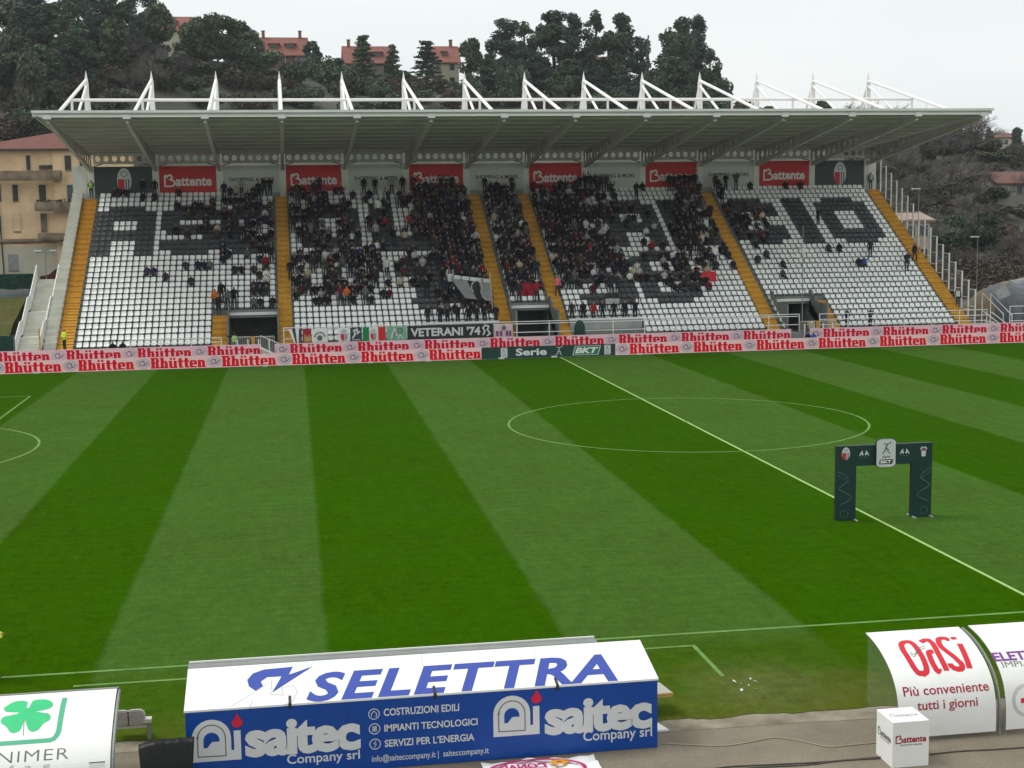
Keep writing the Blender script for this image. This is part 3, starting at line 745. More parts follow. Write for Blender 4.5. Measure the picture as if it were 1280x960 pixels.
for k in range(8): rear_x.append((-20.98+4.99*k, 'right of the left gate', k+1))
for k in range(4): rear_x.append((20.48+4.99*k, 'right of the right gate', k+1))
for x, ph, n in rear_x:
    o = br if first else copy_tree(br); first = False
    o.location = (x, 35.5, .57); tag(o, 'rose crimson-lettered board on the walkway edge, %s %s' % (ordn(n), ph), 'advertising board', 'upper row of rose boards below the stand')
# dark green league board at the halfway line
sb = thing('league_board', 'dark green board with white league lettering at the halfway line', 'advertising board', (-.76, 33.5, 0))
p = MB(); p.box(-5.84, 4.31, 33.5, 33.55, .02, .88, M['board_green']); p.build('panel', None, sb)
O = (-5.84, 33.494, .02)
l = MB(); l.flat(*fit(text2d('Serie', .03), 2.55, .17, 2.35, .54), O, UX, UZ, .004, M['ink_white']); l.flat(*shift(runner(.68), 5.65, .1), O, UX, UZ, .004, M['ink_pale']); l.build('lettering', None, sb, recalc=False)
l = MB(); sh = .14
l.flat(*poly2d([(6.85,.08),(8.85,.08),(9.05,.78),(7.05,.78)]), O, UX, UZ, .003, M['ink_pale'])
l.flat(*poly2d([(6.93,.12),(8.79,.12),(8.97,.74),(7.11,.74)]), O, UX, UZ, .006, M['bkt_green'])
l.flat(*fit(text2d('BKT', .05, .25), 7.05, .21, 1.8, .44), O, UX, UZ, .009, M['ink_white']); l.build('badge', None, sb, recalc=False)
for x in(1.42, 9.1 if False else 9.30):
    e = MB(); e.flat(*poly2d(rrect(x, .07, x+.50, .80, .08)), O, UX, UZ, .004, M['ink_pale']); e.flat(*shift(runner(.34), x+.14, .40), O, UX, UZ, .008, M['ink_grey']); e.flat(*rects([(x+.12,.14,x+.38,.24),(x+.12,.28,x+.38,.34)]), O, UX, UZ, .008, M['ink_lgrey']); e.build('badge', None, sb, recalc=False)
# little white bags on the turf in front of the boards
for k, px in enumerate((331, 463, 536, 627, 693, 800, 45)):
    P = at(px, pix((0, 33.2, 0))[1] if False else 447, Y=33.15)
    s_ = MB(); s_.prism(rrect(-.22, 0, .22, .11, .05, 2), -.10, .10, M['ink_pale'], 'y'); o = s_.build('sandbag'); o.location = (P.x, 33.2, .02)
    tag(o, 'small white weight bag lying on the turf against the pink boards', 'sandbag', 'weight bags along the boards')

# ================================================================== RAILINGS AND BARRIERS IN FRONT OF THE STAND
def railing(name, label, x0, x1, Y, z0, zs, step=2.6, m='white', posts=True):
    r = thing(name, label, 'railing', (x0, Y, z0)); n = max(1, round((x1-x0)/step))
    for z in zs: t = MB(); t.tube([(x0,Y,z),(x1,Y,z)], .035, M[m], 6); t.build('rail', None, r)
    for k in range(n+1): x = x0+(x1-x0)*k/n; t = MB(); t.tube([(x,Y+.04,z0),(x,Y+.04,max(zs)+.02)], .04, M[m], 6); t.build('post', None, r)
    return r
railing('railing', 'long white railing in front of the seats between the two tunnel gates', -20.3, 20.2, 37.05, 1.05, (2.45, 2.28, 1.62))
railing('railing', 'white railing at the foot of the right seating block', 21.9, 36.2, 37.05, 1.05, (2.42, 1.98, 1.55))
railing('railing', 'low white railing along the front of the leftmost seating block', -31.5, -24.9, 37.05, 1.05, (1.85, 1.55), 2.2)
def gate(x0, x1, label, half=False):
    r = thing('barrier_gate', label, 'gate', (x0, 36.3, .5)); Y = 36.3
    f = MB()
    for z in(.62, 1.92): f.tube([(x0,Y,z),(x1,Y,z)], .03, M['clad'], 6)
    n = round((x1-x0)/.13)
    for k in range(n+1): x = x0+(x1-x0)*k/n; f.tube([(x,Y,.62),(x,Y,1.92)], .016, M['clad'], 5)
    f.build('bar_panel', None, r)
    for k in range(4):
        x = x0+(x1-x0)*(k+.5)/4; b = MB(); b.box(x-.05, x+.05, Y-.16, Y-.07, .5, 1.75, M['white']); b.build('post', None, r)
    b = MB(); xm = x0+(x1-x0)*.5; b.box(xm-.12, xm+.12, Y-.05, Y+.03, .5, 1.95, M['yellow']); b.build('leaf_post', None, r)
gate(-24.1, -21.0, 'white barred gate with yellow post in front of the left tunnel')
gate(19.9, 23.0, 'white barred gate with yellow post in front of the right tunnel')
r = thing('step_ramp', 'short white steps with handrail going down beside the left gate', 'steps', (-20.9, 35.8, .3))
t = MB()
for k in range(4): t.box(-21.9+.28*k, -21.62+.28*k, 35.0, 36.0, .1, 1.0-.2*k, M['clad'])
t.build('steps', None, r)
t = MB(); t.beam((-22.0,35.0,1.2),(-20.7,35.0,.55),.14,.14,M['white']); t.tube([(-22.0,34.98,1.15),(-22.0,34.98,2.1),(-20.7,34.98,1.5),(-20.7,34.98,.5)], .035, M['white']); t.build('handrail', None, r)
# glazed right-hand fence stepping down the stairway
r = thing('glazed_fence', 'white post fence with clear panes stepping down beside the right stairway', 'fence', (36.0, 38.7, 1.0))
gl = bpy.data.materials.new('clear_pane'); gl.use_nodes = True; gb = gl.node_tree.nodes['Principled BSDF']; gb.inputs['Base Color'].default_value = (.9,.93,.92,1); gb.inputs['Roughness'].default_value = .08; gb.inputs['Alpha'].default_value = .05
n = 17
for k in range(n):
    y = 38.75+k*1.19; zb = 1.0+(y-38.75)*RISE/RUN*1.0; t = MB(); t.box(35.97, 36.07, y-.05, y+.05, zb-.1, zb+3.0, M['white']); t.build('post', None, r)
    if k < n-1:
        t = MB()
        for z in(zb+2.95, zb+1.55, zb+.55): t.beam((36.02,y,z),(36.02,y+1.19,z),.05,.05,M['white'])
        t.build('rail', None, r)
        t = MB(); t.box(36.015, 36.03, y+.06, y+1.13, zb+.6, zb+2.9, gl); t.build('pane', None, r)
# white stair flights at both outer corners
def stair_tower(label, x0, x1, y0, z0, segs, side):
    r = thing('stair_tower', label, 'stairs', (x0, y0, 0)); t = MB(); y, z = y0, z0; pts = [(y, z)]
    for k, (dy, dz) in enumerate(segs):
        n = max(1, round(dz/.17)) if dz > 0 else 1
        for j in range(n):
            y2, z2 = y+dy/n, z+dz/n; t.box(x0, x1, y, y2, z2-.18, z2, M['clad']); y, z = y2, z2
        pts.append((y, z))
    t.build('steps', None, r)
    for x, nm in((x0-.04,'a'),(x1+.04,'b')):
        h = MB(); top = [(a, b+1.15) for a, b in pts]; 
        for (a, b), (c, d) in zip(top[:-1], top[1:]):
            h.tube([(x,a,b),(x,c,d)], .05, M['white']); h.tube([(x,a,b-1.0),(x,c,d-1.0)], .04, M['white'])
            m_ = max(2, round((c-a)/.085))
            for j in range(m_+1): f_ = j/m_; h.tube([(x,a+(c-a)*f_,b-1.0+(d-b)*f_),(x,a+(c-a)*f_,b+(d-b)*f_)], .027, M['white'], 4, cap=False)
        if nm == 'b': h.box(x-.05, x+.05, y0-.1, y0, z0, z0+1.9, M['yellow'])
        h.build('balustrade', None, r)
    return r
stair_tower('white railed outside staircase climbing left of the leftmost seating block', -39.75, -38.1, 38.2, .9, [(2.2,1.1),(1.0,0.02),(2.8,1.6),(1.0,.02),(4.0,2.3)], -1)
r = thing('stair_rail', 'white handrails of the stairs going down at the right corner', 'railing', (37.2, 37.5, .3))
for y in(36.9, 38.3):
    t = MB(); t.tube([(36.4,y,1.0),(36.4,y,3.7),(38.3,y,1.9),(38.3,y,.6)], .05, M['white']); t.tube([(36.5,y,2.2),(38.3,y,.9)], .045, M['white']); t.build('handrail', None, r)
t = MB()
for k in range(6): t.box(36.6+.3*k, 36.9+.3*k, 37.0, 38.2, .2, 1.4-.2*k, M['clad'])
t.build('steps', None, r)
railing('railing', 'white mesh railing at the far right corner below the tarpaulin mound', 38.4, 41.6, 37.4, .6, (2.6, 2.0, 1.4, 1.2, 1.0), 1.6)
# flood and camera poles
def pole(name, label, x, y, z0, z1, cat, kind):
    r = thing(name, label, cat, (x,y,z0)); t = MB(); t.tube([(x,y,z0),(x,y,z1)], .045, M['grey_metal'], 8, .03); t.build('post', None, r)
    t = MB()
    if kind == 'cam': t.box(x-.12,x+.12,y-.16,y+.1,z1-2.1,z1-1.7,M['clad']); t.tube([(x,y,z1-2.5),(x-.55,y,z1-2.4),(x-.55,y,z1-2.1)], .03, M['clad'])
    elif kind == 'lamp': t.box(x-.8,x+.1,y-.12,y+.12,z1-.05,z1+.07,M['clad'])
    elif kind == 'twin':
        t.tube([(x-.9,y,z1-.15),(x+.9,y,z1-.15)], .04, M['grey_metal'])
        for s_ in(-1,1): t.box(x+s_*.7-.3,x+s_*.7+.3,y-.14,y+.14,z1-.10,z1+.04,M['white'])
    t.build('head', None, r)
pole('camera_pole', 'tall thin grey camera pole standing beside the right tunnel gate', 20.0, 35.95, .1, 9.4, 'pole', 'cam')
P = at(1148, 275, Y=70); pole('street_lamp', 'thin street lamp beyond the right stairway fence', P.x, 70, -.05, at(1148,236,Y=70).z, 'street lamp', 'lamp')
P = at(1221, 350, Y=75); pole('street_lamp', 'grey lamp post behind the tarpaulin mound', P.x, 75, -.05, at(1221,296,Y=75).z, 'street lamp', 'lamp')
P = at(58, 345, Y=68); pole('street_lamp', 'twin headed street lamp in front of the ochre apartment house', P.x, 68, 4.4, at(58,313,Y=68).z, 'street lamp', 'twin')

# ================================================================== BANNERS
def cloth(mb, x0, x1, z0, z1, Y, m, amp=.03, n=8, seed=0, top=None):
    v = []; f = []
    for i in range(n+1):
        for j in range(4):
            x = x0+(x1-x0)*i/n; z = z0+(z1-z0)*j/3; v.append((x, Y-amp*math.sin(i*1.7+seed+j*.5)*(1-j/3.2), z-.02*math.sin(i*1.3+seed)*(j/3)))
    for i in range(n):
        for j in range(3): f.append((i*4+j,(i+1)*4+j,(i+1)*4+j+1,i*4+j+1))
    mb.add(v, f, m)
def banner(name, label, x0, x1, z0=1.32, z1=2.36, seed=0):
    r = thing(name, label, 'banner', (x0, 36.95, z0)); return r, (x0, 36.90, z0), x1-x0, z1-z0
r, O, w, h = banner('lettered_banner', 'black banner with white slab lettering hung on the railing', -11.05, -4.45)
c = MB(); c.box(-11.05, -4.45, 36.93, 36.96, 1.32, 2.36, M['ink_black']); c.build('cloth', None, r)
l = MB(); l.flat(*fit(text2d("VETERANI '74", .035), .25, .2, 5.35, .68), O, UX, UZ, .004, M['ink_pale']); l.build('lettering', None, r, recalc=False)
l = MB(); l.flat(*stroke2d([(5.8,.2),(5.95,.5),(5.8,.75),(6.0,.95),(6.25,.85),(6.15,.6),(6.35,.3),(6.1,.12)], .12), O, UX, UZ, .004, M['ink_pale']); l.build('emblem', None, r, recalc=False)
BZ0, BZ1, BYY = 1.32, 2.36, 36.92
def hung(name, label, x0, x1, m, seed=0):
    r = thing(name, label, 'banner', (x0, BYY, BZ0)); c = MB()
    if m is not None: cloth(c, x0, x1, BZ0, BZ1, BYY, m, seed=seed); c.build('cloth', None, r)
    return r, (x0, BYY-.05, BZ0)
r, O = hung('striped_banner', 'black and white striped banner with slanting edge at the left end of the railing', -19.95, -19.2, None)
c = MB()
for k, m in enumerate((M['ink_white'], M['panel_dark'], M['ink_white'], M['panel_dark'])):
    a_ = -19.95+.26*k; c.add([(a_,BYY,BZ1),(a_+.26,BYY,BZ1),(-19.55+.11*(k+1),BYY,BZ0),(-19.55+.11*k,BYY,BZ0)], [(0,1,2,3)], m)
c.build('cloth', None, r)
r, O = hung('castle_banner', 'dark red banner with a small gold castle hung on the railing', -18.9, -18.25, M['ink_crimson'])
l = MB(); l.flat(*join(rects([(.12,.08,.60,.42),(.12,.42,.22,.6),(.30,.42,.42,.52),(.5,.42,.60,.6)])), O, UX, UZ, .004, M['wood']); l.build('emblem', None, r)
r, O = hung('club_banner', 'white banner with dark round emblem under an arc of lettering', -18.2, -17.05, M['ink_white'])
l = MB(); l.flat(*poly2d(ell(.57,.32,.20,.20)), O, UX, UZ, .004, M['ink_grey'])
for k in range(8): a_ = rad(165-21*k); l.flat(*shift(rects([(-.04,-.06,.04,.06)]), .57+.40*math.cos(a_), .34+.40*math.sin(a_)), O, UX, UZ, .004, M['ink_black'])
l.build('emblem', None, r, recalc=False)
r, O = hung('crest_banner', 'white banner with red and striped oval crest on the railing', -16.25, -15.4, M['ink_white'])
l = MB(); crest(l, (O[0]+.14, O[1], O[2]+.06), UX, UZ, .58, .92, .004); l.build('emblem', None, r, recalc=False)
r, O = hung('figure_banner', 'navy banner with a white figure emblem beside the tricolour', -15.35, -14.48, M['panel_dark'])
l = MB(); l.flat(*stroke2d([(.16,.24),(.38,.55),(.26,.8),(.5,.9),(.56,.6),(.72,.75)], .13), O, UX, UZ, .004, M['ink_pale']); l.flat(*rects([(.12,.08,.75,.15)]), O, UX, UZ, .004, M['ink_lgrey']); l.build('emblem', None, r, recalc=False)
r, O = hung('tricolour_flag', 'green white and red flag with a crest draped over the railing', -14.42, -12.7, None)
c = MB(); cloth(c, -14.42, -13.93, BZ0, BZ1, BYY, M['bkt_green']); cloth(c, -13.93, -13.25, BZ0, BZ1, BYY, M['ink_white']); cloth(c, -13.25, -12.7, BZ0, BZ1, BYY, M['panel_red']); c.build('cloth', None, r)
l = MB(); crest(l, (-13.85, O[1], O[2]+.05), UX, UZ, .5, .9, .004); l.build('emblem', None, r, recalc=False)
r, O = hung('drawn_banner', 'green banner with pale drawn figures between the tricolour and the black banner', -12.62, -11.1, leafmat('mint_cloth', s2l((120,170,145)), .15))
l = MB(); l.flat(*stroke2d([(.35,.1),(.45,.5),(.62,.85),(.8,.6),(.75,.3)], .12), O, UX, UZ, .004, M['ink_pale']); l.flat(*stroke2d(ell(1.0,.7,.2,.2,14), .07, True), O, UX, UZ, .004, M['ink_grey']); l.flat(*stroke2d([(.85,.05),(1.0,.45),(1.25,.1)], .1), O, UX, UZ, .004, M['ink_pale']); l.build('drawing', None, r, recalc=False)
r, O, w, h = banner('small_banner', 'pale banner with dark sketched figures at the right end of the black banner', -4.35, -2.95)
c = MB(); cloth(c, -4.38, -2.95, 1.3, 2.30, 36.92, M['emblem_lilac']); c.build('cloth', None, r)
l = MB(); l.flat(*poly2d(ell(.72,.72,.16,.2)), (-4.35,36.86,1.3), UX, UZ, .004, M['ink_grey'])
for x in(.2,.5,.95,1.2): l.flat(*shift(rects([(-.09,0,.09,.4)]), x, .1), (-4.35,36.86,1.3), UX, UZ, .004, M['emblem_ink'])
l.build('drawing', None, r, recalc=False)
# big flag held up in the crowd
r = thing('supporter_flag', 'large grey white and black flag on a pole waved above the left middle block', 'flag', (-5.0, 41.5, 3.2))
c = MB(); g_ = 10; hh = 6
A, B, C_, D_ = Vector((-7.35,41.5,6.0)), Vector((-4.0,41.5,5.55)), Vector((-3.7,41.6,3.75)), Vector((-5.9,41.6,4.0))
A2, D2 = Vector((-6.9,41.5,5.85)), Vector((-5.6,41.6,4.05))
for i in range(g_):
    v = []
    for u in(i/g_, (i+1)/g_):
        for k in range(hh+1):
            t_ = k/hh; p0 = A.lerp(B, u); p1 = Vector((-5.95,41.6,4.1)).lerp(C_, u); q = p0.lerp(p1, t_); q.y += .12*math.sin(u*7+t_*3); v.append(q)
    m_ = mat('flag_grey', (.27,.27,.265), .7, .12, 2) if i < 4 or i >= 7 else M['ink_black']
    f = [(k, k+1, hh+2+k, hh+1+k) for k in range(hh)]
    c.add(v[:2]+v[hh+1:hh+3], [(0,1,3,2)], M['ink_pale']); c.add(v, f[1:], m_)
c.build('cloth', None, r, smooth=False)
l = MB(); l.flat(*stroke2d(ell(.0,.0,.42,.5,16,-40,230), .09), (-5.05,41.40,4.95), UX, UZ, .01, M['ink_lgrey']); l.flat(*stroke2d([(.3,-.3),(.5,-.8),(.75,-1.0)], .09), (-5.05,41.40,4.95), UX, UZ, .01, M['ink_lgrey']); l.build('emblem', None, r, recalc=False)
l = MB()
for k_, (u_, pts_) in enumerate(((.08,[(0,0),(0,.28),(.14,.02),(.14,.28)]),(.30,[(.12,0),(0,0),(0,.28),(.12,.28)]),(.50,[(0,0),(0,.28)]),(.78,[(0,.26),(.08,.0),(.16,.26)]))): l.flat(*stroke2d(pts_, .06), tuple(A.lerp(B, u_)+Vector((.05,-.15,-.31))), UX, UZ, .01, M['ink_black'])
l.build('lettering', None, r, recalc=False)
t = MB(); t.tube([(-3.75,41.7,2.9),(-3.95,41.55,6.1)], .03, M['clad']); t.build('pole', None, r)
r = thing('red_banner', 'crimson banner held by standing supporters above the middle tunnel', 'banner', (-.4,44.2,4.0))
c = MB(); P0 = at(648,372,Y=43.6); P1 = at(673,352,Y=43.6); cloth(c, P0.x, P1.x, P0.z+.15, P1.z-.1, 43.5, M['ink_crimson'], .14); c.build('cloth', None, r)
r = thing('white_banner', 'white and black sheet held up in the right middle block', 'banner', (6.5,41.8,3.6))
c = MB(); P0 = at(757,380,Y=41.6); P1 = at(774,366,Y=41.6); cloth(c, P0.x, P1.x, P0.z, (P0.z+P1.z)/2, 41.6, M['ink_lgrey'], .05); cloth(c, P0.x, P1.x, (P0.z+P1.z)/2, P1.z, 41.6, M['ink_black'], .05, seed=0); c.build('cloth', None, r)
r = thing('red_banner', 'red and gold flag lying over the seats at the right middle block', 'flag', (14.5,45,5))
c = MB(); P0 = at(877,352,Y=44.6); P1 = at(895,339,Y=44.6); cloth(c, P0.x, P1.x, P0.z, P1.z, 44.6, M['ink_red'], .08); c.build('cloth', None, r)

# ================================================================== WALK-OUT ARCH
r = thing('walkout_arch', 'dark green walk-out arch with white league badge standing on the pitch', 'arch', (.3, -23.4, .02))
y0, y1 = -23.5, -23.3
p = MB(); poly = [(-1.47,.03),(-.76,.03),(-.76,1.94),(1.32,1.94),(1.32,.03),(2.06,.03),(2.06,2.66),(-1.47,2.66)]
n = len(poly)
for yy, rev in((y0, False),(y1, True)):
    v = [(a,yy,b) for a,b in poly]; q = [(0,1,2,7),(2,3,6,7),(3,4,5,6)]; p.add(v, q, M['arch_green'])
v = [(a,y0,b) for a,b in poly]+[(a,y1,b) for a,b in poly]; p.add(v, [(i,(i+1)%n,n+(i+1)%n,n+i) for i in range(n)], M['arch_edge'])
p.build('frame', None, r)
O = (-1.47, y0-.004, .03)
for s_, x in((1,0),(-1,3.53)):
    l = MB()
    def X(a): return x+s_*a
    for pts, w_ in(([(.02,1.75),(.3,1.6),(.42,1.4),(.2,1.25),(.06,1.12)],.03),([(.02,1.62),(.36,1.38),(.1,1.18)],.02),([(.06,1.12),(.3,.98),(.52,.85),(.45,.70),(.1,.55)],.035)):
        l.flat(*stroke2d(smooth2([(X(a),b) for a,b in pts], 5), w_*1.3), O, UX, UZ, .002 + .003*(w_*40 % 2), M['arch_swirl'])
    l.flat(*stroke2d(ell(X(.28),.22,.14,.14,18), .03, True), O, UX, UZ, .003, M['arch_swirl'])
    l.build('swirl', None, r, recalc=False)
l = MB(); crest(l, (-1.30, y0-.004, 2.17), UX, UZ, .30, .45, .004); l.build('crest', None, r, recalc=False)
l = MB(); l.flat(*poly2d([(0,.36),(.06,.44),(.13,.40),(.20,.44),(.26,.36),(.22,.30),(.20,.08),(.06,.08),(.04,.30)]), (1.60,y0-.004,2.10), UX, UZ, .004, M['ink_pale']); l.flat(*rects([(.05,.28,.21,.38)]), (1.60,y0-.004,2.10), UX, UZ, .008, M['emblem_ink']); l.flat(*rects([(.04,.02,.22,.08)]), (1.60,y0-.004,2.10), UX, UZ, .006, M['ink_black']); l.build('crest', None, r, recalc=False)
def twofig():
    out = []
    for s_ in(-1,1): out += [poly2d([(s_*.02,.03),(s_*.06,.13),(s_*.05,.19),(s_*.11,.14),(s_*.19,.0),(s_*.15,.0),(s_*.10,.07),(s_*.07,.0)])]
    return join(*out)
for x in(-.48, 1.02):
    l = MB(); l.flat(*twofig(), (x,y0-.004,2.30), UX, UZ, .004, M['ink_pale']); l.flat(*rects([(-.17,-.07,.17,-.045)]), (x,y0-.004,2.30), UX, UZ, .004, M['arch_swirl']); l.build('emblem', None, r, recalc=False)
def shield(ins):
    p_ = []
    for a_, b_, c_, d_ in((-.06+ins,1.96+ins*.6,.65-ins,-1),(.65-ins,2.78-ins*.6,-.06+ins,1)):
        for k_ in range(13): u_ = k_/12; p_.append((a_+(c_-a_)*u_, b_+d_*.09*(1-(2*u_-1)**4)**.8))
    return p_
b = MB(); b.prism(shield(-.02), y0-.085, y0-.02, M['arch_edge'], 'y'); b.prism(shield(.005), y0-.092, y0-.0851, M['ink_pale'], 'y')
bo = b.build('badge', None, r)
l = MB(); O = (-.06, y0-.094, 1.88)
l.flat(*shift(runner(.40), .26, .46), O, UX, UZ, .006, M['arch_green']); l.flat(*fit(text2d('Serie', .02), .22, .32, .28, .09), O, UX, UZ, .006, M['ink_grey'])
l.flat(*poly2d([(.09,.10),(.58,.10),(.62,.27),(.13,.27)]), O, UX, UZ, .006, M['arch_green']); l.flat(*fit(text2d('BKT', .05), .15, .13, .40, .11), O, UX, UZ, .010, M['ink_white']); l.build('lettering', None, bo, recalc=False)
for x in(-.80, 1.36, 2.0): f_ = MB(); f_.beam((x,-23.78,.045),(x,-23.1,.045),.05,.03,M['ink_lgrey']); f_.build('foot', None, r)

# ================================================================== NEAR-SIDE DUGOUTS
def onplane(px, py, O, U, V):
    O, U, V = Vector(O), Vector(U), Vector(V); n = U.cross(V); d = ray(px, py); t = (O-CAM).dot(n)/d.dot(n); P = CAM+d*t-O
    return P.dot(U)/U.dot(U), P.dot(V)/V.dot(V)
def word(mb, s, pl, bl, br, tl, m, off=.004, bold=0., shear=0., slab=False, space=1.0):
    """lettering on a plane between two baseline ends, cap top given at the left end"""
    O, U, V = pl; u0, v0 = onplane(*bl, O, U, V); u1, v1 = onplane(*br, O, U, V); _, vt = onplane(*tl, O, U, V)
    for k, isl in enumerate(sorted(islands(fitb(text2d(s, bold, shear, space), u0, (v0+v1)/2, u1-u0, vt-v0)), key=lambda q: q[0][0][0])):
        mb.flat(*isl, O, U, V, off+.0015*(k % 3 if bold > .03 else 0), m)
dg = thing('dugout', 'long dugout with blue lettered back and white sloping lettered roof', 'dugout', (-17.8, -42.0, 0))
XL, XR, YB = -22.47, -13.07, -42.43
p = MB(); p.box(XL, XR, YB, YB+.04, .02, 1.43, M['blue']); p.build('back_panel', None, dg)
p = MB(); p.prism([(YB-.01,1.435),(YB-.01,1.475),(-40.94,1.825),(-40.94,1.785)], XL-.02, XR+.02, M['white']); rfp = p.build('roof_panel', None, dg)
p = MB(); p.box(XL-.02, XR-.9, -40.92, -40.60, 1.80, 1.83, M['grey_metal']); p.box(XL-.02, XR-.9, -40.60, -40.56, 1.79, 1.86, M['steel_white']); p.build('roof_edge', None, dg)
for x in(XL+.1, -19.3, -16.2, XR-.1): p = MB(); p.tube([(x,YB+.12,0),(x,YB+.12,1.42),(x,-40.98,1.76)], .03, M['grey_metal'], 6); p.build('frame', None, dg)
p = MB(); p.box(XL+.3, XR-.25, -41.9, -41.5, .38, .43, M['grey_plastic']); p.box(XL+.3, XR-.25, -41.95, -41.9, .43, .85, M['grey_plastic']); p.build('bench', None, dg)
for px, py in((362.5,884),(544,869),(697,857)):
    P = at(px, py, Y=YB-.02); p = MB(); p.box(P.x-.03, P.x+.03, YB-.035, YB-.015, 1.38, 1.47, M['ink_black']); p.beam((P.x,YB-.02,1.482),(P.x,YB+.25,1.545),.05,.02,M['ink_black']); p.build('clip', None, dg)
BP = ((0,YB-.004,0), (1,0,0), (0,0,1)); LV = Vector((0,1.49,.35)).normalized(); RP = (tuple(Vector((0,YB-.01,1.475))), (1,0,0), tuple(LV))
def B2(px, py): return onplane(px, py, *BP)
l = MB()
for bl, br, tl in(((307,945),(451,933),(307,903)),((681,916.5),(815,907),(681,876))):
    word(l, 'saitec', BP, bl, br, tl, M['ink_pale'], bold=.045, space=.92)
for bl, br, tl in(((359,954.5),(450,948.5),(359,943)),((729,926),(815,920),(729,913.5))):
    word(l, 'Company srl', BP, bl, br, tl, M['ink_pale'], bold=.012)
word(l, 'COSTRUZIONI EDILI', BP, (479.7,895),(574,888),(479.7,886), M['ink_pale'], bold=.02)
word(l, 'IMPIANTI TECNOLOGICI', BP, (480.5,914.2),(597,906),(480.5,905.6), M['ink_pale'], bold=.02)
word(l, 'SERVIZI PER L\u2019ENERGIA', BP, (481,933.8),(593,925),(481,925), M['ink_pale'], bold=.02)
word(l, 'info@saiteccompany.it |  saiteccompany.it', BP, (465,952.5),(611,941),(465,944.5), M['ink_pale'], bold=.006)
l.build('lettering', None, dg, recalc=False)
def elogo(mb, xl, xr, yt, ybl):
    u0, v0 = B2(xl, ybl); u1, _ = B2(xr, ybl-4.5); _, v1 = B2((xl+xr)/2, yt); w = u1-u0; h = v1-v0; O = (u0, YB-.004, v0)
    r_ = w*.40
    def arch(ins, k=0):
        c = w*.40; rr = w*.40-ins; pts = [(c-rr, ins), (c-rr, h-w*.40)]+[(c+rr*math.cos(rad(180-15*i)), h-w*.40+rr*math.sin(rad(180-15*i))) for i in range(13)]
        return pts
    A = arch(0)+[(w*.8, h*.24), (w*.86, h*.24), (w*.86, h*.70), (w, h*.70), (w, 0)]
    mb.flat(*poly2d(A), O, UX, UZ, .004, M['ink_pale'])
    mb.flat(*stroke2d(arch(w*.115)+[(w*.685, h*.30), (w*.685, h*.115)], w*.022, True), O, UX, UZ, .008, M['ink_grey'])
    c = w*.40; rr = w*.165; b0 = h*.33
    mb.flat(*poly2d([(c-rr, b0)]+[(c+rr*math.cos(rad(180-15*i)), h*.50+rr*1.05*math.sin(rad(180-15*i))) for i in range(13)]+[(c+rr, b0+rr*.75), (c+rr*.05, b0+rr*.75), (c-rr*.55, b0)]), O, UX, UZ, .008, M['blue'])
    fx, fy = w*.93, h*.76; f = [(0,0),(.10,.05),(.13,.14),(.07,.24),(.0,.36),(-.03,.25),(-.11,.15),(-.09,.05)]
    mb.flat(*poly2d([(fx+a*w, fy+b*h) for a, b in f]), O, UX, UZ, .010, M['flame'])
for a in((241,302,899,953.5),(617,674.5,869,921.5)):
    l = MB(); elogo(l, *a); l.build('emblem', None, dg, recalc=False)
for k, (px, py) in enumerate(((467.5,892.5),(468.2,911),(469,930))):
    u, v = B2(px, py); l = MB(); O = (u, YB-.004, v); l.flat(*stroke2d(ell(0,0,.105,.105,20), .016, True), O, UX, UZ, .004, M['ink_pale'])
    if k == 0: l.flat(*stroke2d([(-.05,-.05),(-.05,.01),(0,.06),(.05,.01),(.05,-.05),(.02,-.05)], .014), O, UX, UZ, .004, M['ink_pale'])
    elif k == 1: l.flat(*rects([(-.045,-.055,.045,.055)]), O, UX, UZ, .004, M['ink_lgrey'])
    else: l.flat(*stroke2d([(.02,.07),(-.025,.01),(.02,.0),(-.015,-.07)], .02), O, UX, UZ, .004, M['ink_lgrey'])
    l.build('icon', None, dg, recalc=False)
l = MB(); word(l, 'SELETTRA', RP, (383,877),(772,849),(383,842.5), M['ink_blue'], bold=.03, shear=.32, space=1.10); l.build('lettering', None, rfp, recalc=False)
p = MB()
for x in(-20.1,-17.75,-15.4): p.flat(*rects([(x,0,x+.008,1.53)]), RP[0], RP[1], RP[2], .0015, M['ink_lgrey'])
p.build('seam', None, rfp, recalc=False)
p = MB()
for x in(-19.35,-16.2): p.flat(*rects([(x,.02,x+.008,1.42)]), BP[0], BP[1], BP[2], .0015, M['panel_dark'])
p.build('seam', None, dg, recalc=False)
l = MB(); O, U, V = RP
sw = [onplane(px, py, O, U, V) for px, py in((320,864),(311,858),(309,850),(316,842),(330,837),(366,833.5),(361,843.5),(391,833),(340,866),(352,845.5),(334,846.5),(326,852),(329,858))]
l.flat(*poly2d(sw), O, U, V, .004, M['ink_blue'])
ow = [onplane(px, py, O, U, V) for px, py in((288,884),(340,851),(338,868),(354,869),(352,860),(366,857),(372,864),(366,877),(350,883),(312,884),(316,876))]
l.flat(*stroke2d(ow, .012), O, U, V, .007, M['ink_lgrey']); l.build('emblem', None, rfp, recalc=False)

